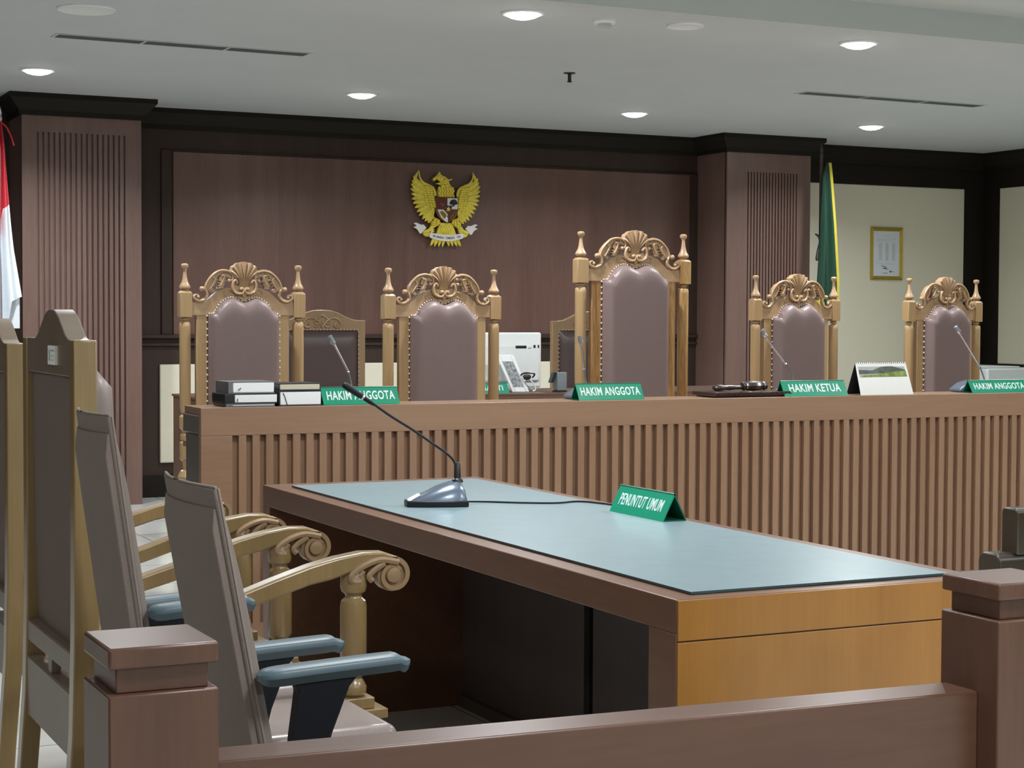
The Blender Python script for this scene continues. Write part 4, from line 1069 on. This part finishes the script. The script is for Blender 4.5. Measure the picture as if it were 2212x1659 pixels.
rows3 = [[(p[0], p[1], p[2] - o_) for o_ in (0, .05)] for p in rows[-1]]
obj('bottom_fringe', MB().grid(rows3, thick=(0, .005, 0)), 'fringe_yellow', t)
rows4 = [[(interp(RX, d) + e, .01, 2.455 - d) for e in (.010, .010 + .03 * min(1, d))] for d in (0.1, .3, .5, .7, .9, 1.1)]
obj('rear_fold', MB().grid(rows4, thick=(0, .004, 0)), 'flag_green', t)
obj('cord', MB().tube(smooth_path([(-.045, -.01, 1.915), (-.085, -.02, 1.925), (-.06, -.02, 1.905), (-.05, -.02, 1.87), (-.075, -.03, 1.80), (-.085, -.03, 1.74), (-.07, -.03, 1.74), (-.06, -.03, 1.80)], 4), .006, 6), 'cover_black', t)

# ================================================================ CERTIFICATE
t = thing('framed_certificate', 'framed certificate with gold frame on the beige wall panel', 'picture frame', (8.961, YW - 0.023, 1.824))
fw, fh, fb = .158, .210, .030
prof = [(0, 0), (0, -.014), (.006, -.020), (.012, -.016), (.018, -.018), (.026, -.010), (.030, -.006), (.030, 0)]
b = MB()
def ringf(d, y): return [(-fw + d, y, -fh + d), (fw - d, y, -fh + d), (fw - d, y, fh - d), (-fw + d, y, fh - d), (-fw + d, y, -fh + d)]
b.grid([ringf(d, y) for d, y in prof])
obj('frame', b, 'frame_gold', t, angle=20)
obj('certificate_sheet', MB().box(-fw + .03, fw - .03, -.005, -.001, -fh + .03, fh - .03), 'flag_white', t)
b = MB()
b.box(-.105, -.075, -.006, -.005, .155, .158); b.box(-.06, .04, -.006, -.005, .140, .143)
for k in range(3): b.box(-.10, .10 - .02 * k, -.006, -.005, .118 - k * .010, .121 - k * .010)
for cxk in (-.075, -.01, .055): b.box(cxk, cxk + .03, -.0055, -.005, -.055, .085)
for k in range(2): b.box(-.10, .09, -.006, -.005, -.075 - k * .010, -.073 - k * .010)
obj('faint_text', b, 'ink_faint', t)
b = MB().tube(smooth_path([(-.05, -.006, -.10), (-.01, -.006, -.105), (.0, -.006, -.115), (-.035, -.006, -.118), (.02, -.006, -.125)], 4), .002, 5)
b.box(-.03, .012, -.006, -.005, -.158, -.155); b.box(.04, .075, -.006, -.005, -.145, -.142); b.ball((.04, -.005, -.144), .008, 6)
obj('signature', b, 'ink', t)

# ================================================================ EAGLE EMBLEM
t = thing('eagle_emblem', 'golden eagle emblem with heraldic shield and white ribbon on the dark wall', 'emblem', (5.083, YW - 0.023, 2.062))
EK = 0.530 / 1250.0       # metres per crop pixel (crop zoom of the emblem, 1825 px across)
def E(p, q, y): return ((p - 905) * EK, y, (800 - q) * EK * 0.95)
def feather(b, pts, r0, r1, y, fl=0.7, m=0):
    P = smooth_path([E(p, q, y) for p, q in pts], 4); n = len(P)
    b.tube(P, [max(.0008, (r0 + (r1 - r0) * i / (n - 1)) * (1 if i < n - 2 else .5)) for i in range(n)], 7, m=m, flat=fl)
def wing(side):
    b = MB()
    # flight feathers from the shoulder line to the tips (left wing pixel coordinates)
    tips = [(415, 145), (325, 240), (300, 320), (282, 380), (275, 465), (285, 550), (295, 640), (315, 715), (350, 790), (385, 860), (425, 925), (480, 985), (530, 1020), (580, 1048)]
    roots = [(560, 400), (520, 430), (505, 470), (500, 510), (500, 550), (500, 590), (505, 630), (515, 670), (530, 715), (550, 755), (580, 800), (610, 840), (640, 880), (668, 925)]
    ctr = [(365, 300), (380, 350), (385, 410), (375, 450), (375, 500), (385, 560), (395, 620), (410, 680), (440, 745), (475, 800), (510, 850), (550, 900), (590, 945), (630, 985)]
    def X(p): return p if side < 0 else 1810 - p
    for k in range(14):
        feather(b, [(X(roots[k][0]), roots[k][1]), (X(ctr[k][0]), ctr[k][1]), (X(tips[k][0]), tips[k][1])], .0155, .0125 if k else .007, -.020 - .003 * (k % 2), .6)
    # covering plate
    poly = [(560, 390), (640, 420), (680, 470), (700, 570), (712, 700), (705, 830), (680, 940), (600, 1000), (520, 930), (450, 830), (400, 700), (380, 560), (385, 430), (420, 330), (470, 360)]
    b.prism([(X(p), q) for p, q in poly], -.004, -.026, E)
    # small covert feathers
    for rr, (xa, ya, xb, yb, n) in enumerate(((500, 430, 600, 830, 11), (555, 430, 650, 800, 10), (610, 440, 690, 760, 9))):
        for k in range(n):
            u = k / (n - 1); p, q = xa + (xb - xa) * u, ya + (yb - ya) * u
            b.ball(E(X(p), q, -.028 - rr * .004), .0125, 8, sc=(1.3, .6, .8))
    # leading edge
    feather(b, [(X(700), 580), (X(690), 500), (X(650), 430), (X(560), 385), (X(480), 340), (X(425), 260), (X(412), 150)], .012, .004, -.030, .7)
    return b
obj('wing', wing(-1), 'gold', t, angle=60)
obj('wing', wing(1), 'gold', t, angle=60)
b = MB()
# neck and head
neckp = [(750, 590), (745, 510), (760, 460), (800, 425), (800, 385), (740, 370), (725, 352), (790, 345), (790, 320), (740, 285), (700, 300), (690, 322), (660, 300), (668, 272), (710, 240), (755, 195), (785, 148), (800, 200), (850, 225), (900, 250), (945, 285), (1018, 262), (985, 296), (945, 302), (955, 350), (985, 390), (1015, 420), (1020, 460), (1040, 505), (1020, 530), (1035, 590)]
b.prism(neckp, -.004, -.034, E)
for q0, q1, p0, p1 in ((440, 570, 770, 1010),):
    for r_ in range(4):
        for k in range(6):
            p = p0 + (p1 - p0) * k / 5 + (15 if r_ % 2 else 0); q = q0 + (q1 - q0) * r_ / 3
            b.ball(E(p, q, -.036), .0115, 8, sc=(1, .7, 1.2))
b.ball(E(815, 275, -.034), .013, 8, sc=(1.2, .6, 1)); b.ball(E(880, 320, -.034), .016, 8, sc=(1, .7, 1.4)); b.ball(E(905, 390, -.036), .014, 8, sc=(1.3, .7, .8))
b.ball(E(840, 400, -.036), .014, 8, sc=(1.3, .7, .8)); feather(b, [(720, 240), (760, 235), (810, 250), (860, 240), (930, 290)], .007, .005, -.036)
obj('head', b, 'gold', t, angle=60)
b = MB()
# body, thighs, legs and tail
b.prism([(800, 1040), (990, 1040), (1040, 1110), (1080, 1220), (1085, 1260), (730, 1260), (745, 1190), (775, 1110)], -.004, -.030, E)
for r_ in range(4):
    for k in range(5 - r_ % 2):
        b.ball(E(815 + k * 42 + (20 if r_ % 2 else 0), 1075 + r_ * 42, -.031), .011, 8, sc=(1, .6, 1.3))
obj('body', b, 'gold', t, angle=60)
for sg in (-1, 1):
    b = MB()
    def X(p): return p if sg < 0 else 1810 - p
    b.prism([(X(690), 950), (X(790), 990), (X(800), 1050), (X(760), 1090), (X(690), 1130), (X(650), 1180), (X(600), 1160), (X(640), 1090), (X(635), 1040), (X(670), 1010)], -.004, -.030, E)
    for p, q in ((700, 990), (745, 1020), (690, 1040), (740, 1065), (660, 1075), (700, 1090)): b.ball(E(X(p), q, -.032), .011, 8, sc=(1.1, .7, 1))
    feather(b, [(X(650), 1110), (X(600), 1170), (X(540), 1200), (X(490), 1215)], .012, .010, -.030)
    feather(b, [(X(600), 1170), (X(650), 1180), (X(695), 1165)], .009, .004, -.030)
    feather(b, [(X(600), 1175), (X(640), 1200), (X(690), 1200)], .008, .004, -.034)
    b.prism([(X(490), 1190), (X(560), 1165), (X(610), 1190), (X(620), 1240), (X(600), 1290), (X(540), 1285), (X(500), 1250)], -.004, -.026, E)
    obj('leg', b, 'gold', t, angle=60)
b = MB()
for k, (p, q) in enumerate(((625, 1450), (695, 1462), (770, 1465), (842, 1468), (968, 1450), (1035, 1450), (1110, 1448), (1180, 1445))):
    u = k / 7; feather(b, [(690 + 430 * u, 1330), ((690 + 430 * u + p) / 2, 1395), (p, q)], .0165, .004, -.022, .6)
for k in range(5): feather(b, [(720 + 90 * k, 1250), (705 + 98 * k, 1320), (690 + 105 * k, 1370)], .02, .016, -.016, .5)
obj('tail', b, 'gold', t, angle=60)
# shield
sh = obj('shield', MB().prism([(705, 600), (1105, 600), (1108, 700), (1100, 850), (1070, 930), (1020, 985), (905, 1045), (800, 985), (745, 930), (712, 850), (704, 700)], -.026, -.046, E), 'emblem_brown', t, 0.002)
def fld(name, pts, mat, y0=-.046, y1=-.049): return obj(name, MB().prism(pts, y0, y1, E), mat, sh)
fld('shield_field', [(718, 612), (902, 612), (902, 806), (728, 806), (720, 700)], 'emblem_red')
fld('shield_field', [(908, 612), (1092, 612), (1096, 700), (1088, 800), (908, 800)], 'emblem_white')
fld('shield_field', [(728, 815), (835, 815), (880, 860), (915, 905), (890, 930), (915, 950), (915, 1035), (860, 1010), (790, 945)], 'emblem_white')
fld('shield_field', [(925, 815), (1085, 815), (1080, 870), (1050, 930), (1005, 975), (925, 1025)], 'emblem_red')
b = MB()
b.ball(E(1020, 680, -.050), .024, 12, sc=(1.15, .2, .85)); b.ball(E(975, 695, -.050), .012, 8, sc=(1.2, .3, 1)); b.ball(E(1065, 695, -.050), .011, 8, sc=(1.2, .3, 1)); b.prism([(1005, 700), (1030, 700), (1030, 755), (990, 755), (985, 735), (1008, 735)], -.049, -.052, E)
b.prism([(935, 740), (985, 740), (985, 790), (965, 812), (870, 812), (870, 770), (905, 745)], -.049, -.051, E)
obj('tree_motif', b, 'emblem_black', sh)
star = [(920 + (48 if k % 2 == 0 else 20) * math.sin(PI * k / 5 + .2), 805 - (52 if k % 2 == 0 else 22) * math.cos(PI * k / 5 + .2)) for k in range(10)]
fld('star_motif', star, 'gold', -.051, -.055)
b = MB().tube([E(p, q, -.051) for p, q in [(960, 950), (1030, 850), (1055, 870), (1050, 910), (985, 970), (958, 950)]], .005, 6)
b.tube([E(990, 930, -.051), E(1025, 885, -.051)], .004, 6)
obj('chain_motif', b, 'gold_dark', sh)
obj('rice_motif', MB().prism([(770, 850), (820, 838), (870, 880), (890, 910), (870, 960), (850, 975), (790, 900)], -.049, -.051, E), 'gold_dark', sh)
b = MB().prism([(765, 700), (785, 690), (800, 720), (815, 690), (850, 700), (835, 745), (820, 765), (785, 745)], -.049, -.052, E)
obj('bull_motif', b, 'emblem_brown', sh)
# ribbon with motto
top_ = []; bot_ = []
for k in range(21):
    u = -1 + 2 * k / 20; p = 905 + u * 300; top_.append((p, 1255 - 45 * u * u)); bot_.append((p, 1362 - 55 * u * u))
rb = obj('ribbon', MB().prism([(615, 1215), (640, 1208)] + top_[1:-1] + [(1170, 1208), (1200, 1225), (1212, 1270), (1205, 1305)] + list(reversed(bot_))[1:-1] + [(605, 1310), (598, 1265)], -.030, -.040, E), 'emblem_white', t, 0.002)
motto = 'BHINNEKA TUNGGAL IKA'
for k, ch in enumerate(motto):
    if ch == ' ': continue
    u = -0.80 + 1.60 * k / (len(motto) - 1); p = 905 + u * 300; q = 1310 - 50 * u * u
    x, y, z = E(p, q, -.0405)
    text_part('motto_letter', ch, .024, 'ink', rb, (x, y, z), (PI / 2, math.atan(-u * .30), 0), .62, .015, .0006)
for sg in (-1, 1):
    def X(p): return p if sg < 0 else 1810 - p
    obj('ribbon_end', MB().prism([(X(318), 1060), (X(370), 1050), (X(455), 1085), (X(500), 1080), (X(555), 1140), (X(500), 1190), (X(455), 1245), (X(425), 1230), (X(395), 1180), (X(360), 1150), (X(315), 1135), (X(378), 1105)], -.018, -.028, E), 'emblem_white', t, 0.003)

# ================================================================ CABINET AT THE FAR RIGHT
t = thing('cabinet', 'pale grey box cabinet by the right wall, behind the rightmost carved chair', 'cabinet', (9.05, 10.3, PZ))
obj('plinth', MB().box(-.10, .30, .02, .45, 0, .60), 'machine_white', t, 0.01)
obj('body', MB().box(-.12, .315, .0, .46, .60, .838), 'machine_white', t, 0.015)
obj('lid', MB().box(-.12, .20, .01, .45, .838, .850), 'machine_white', t, 0.004)
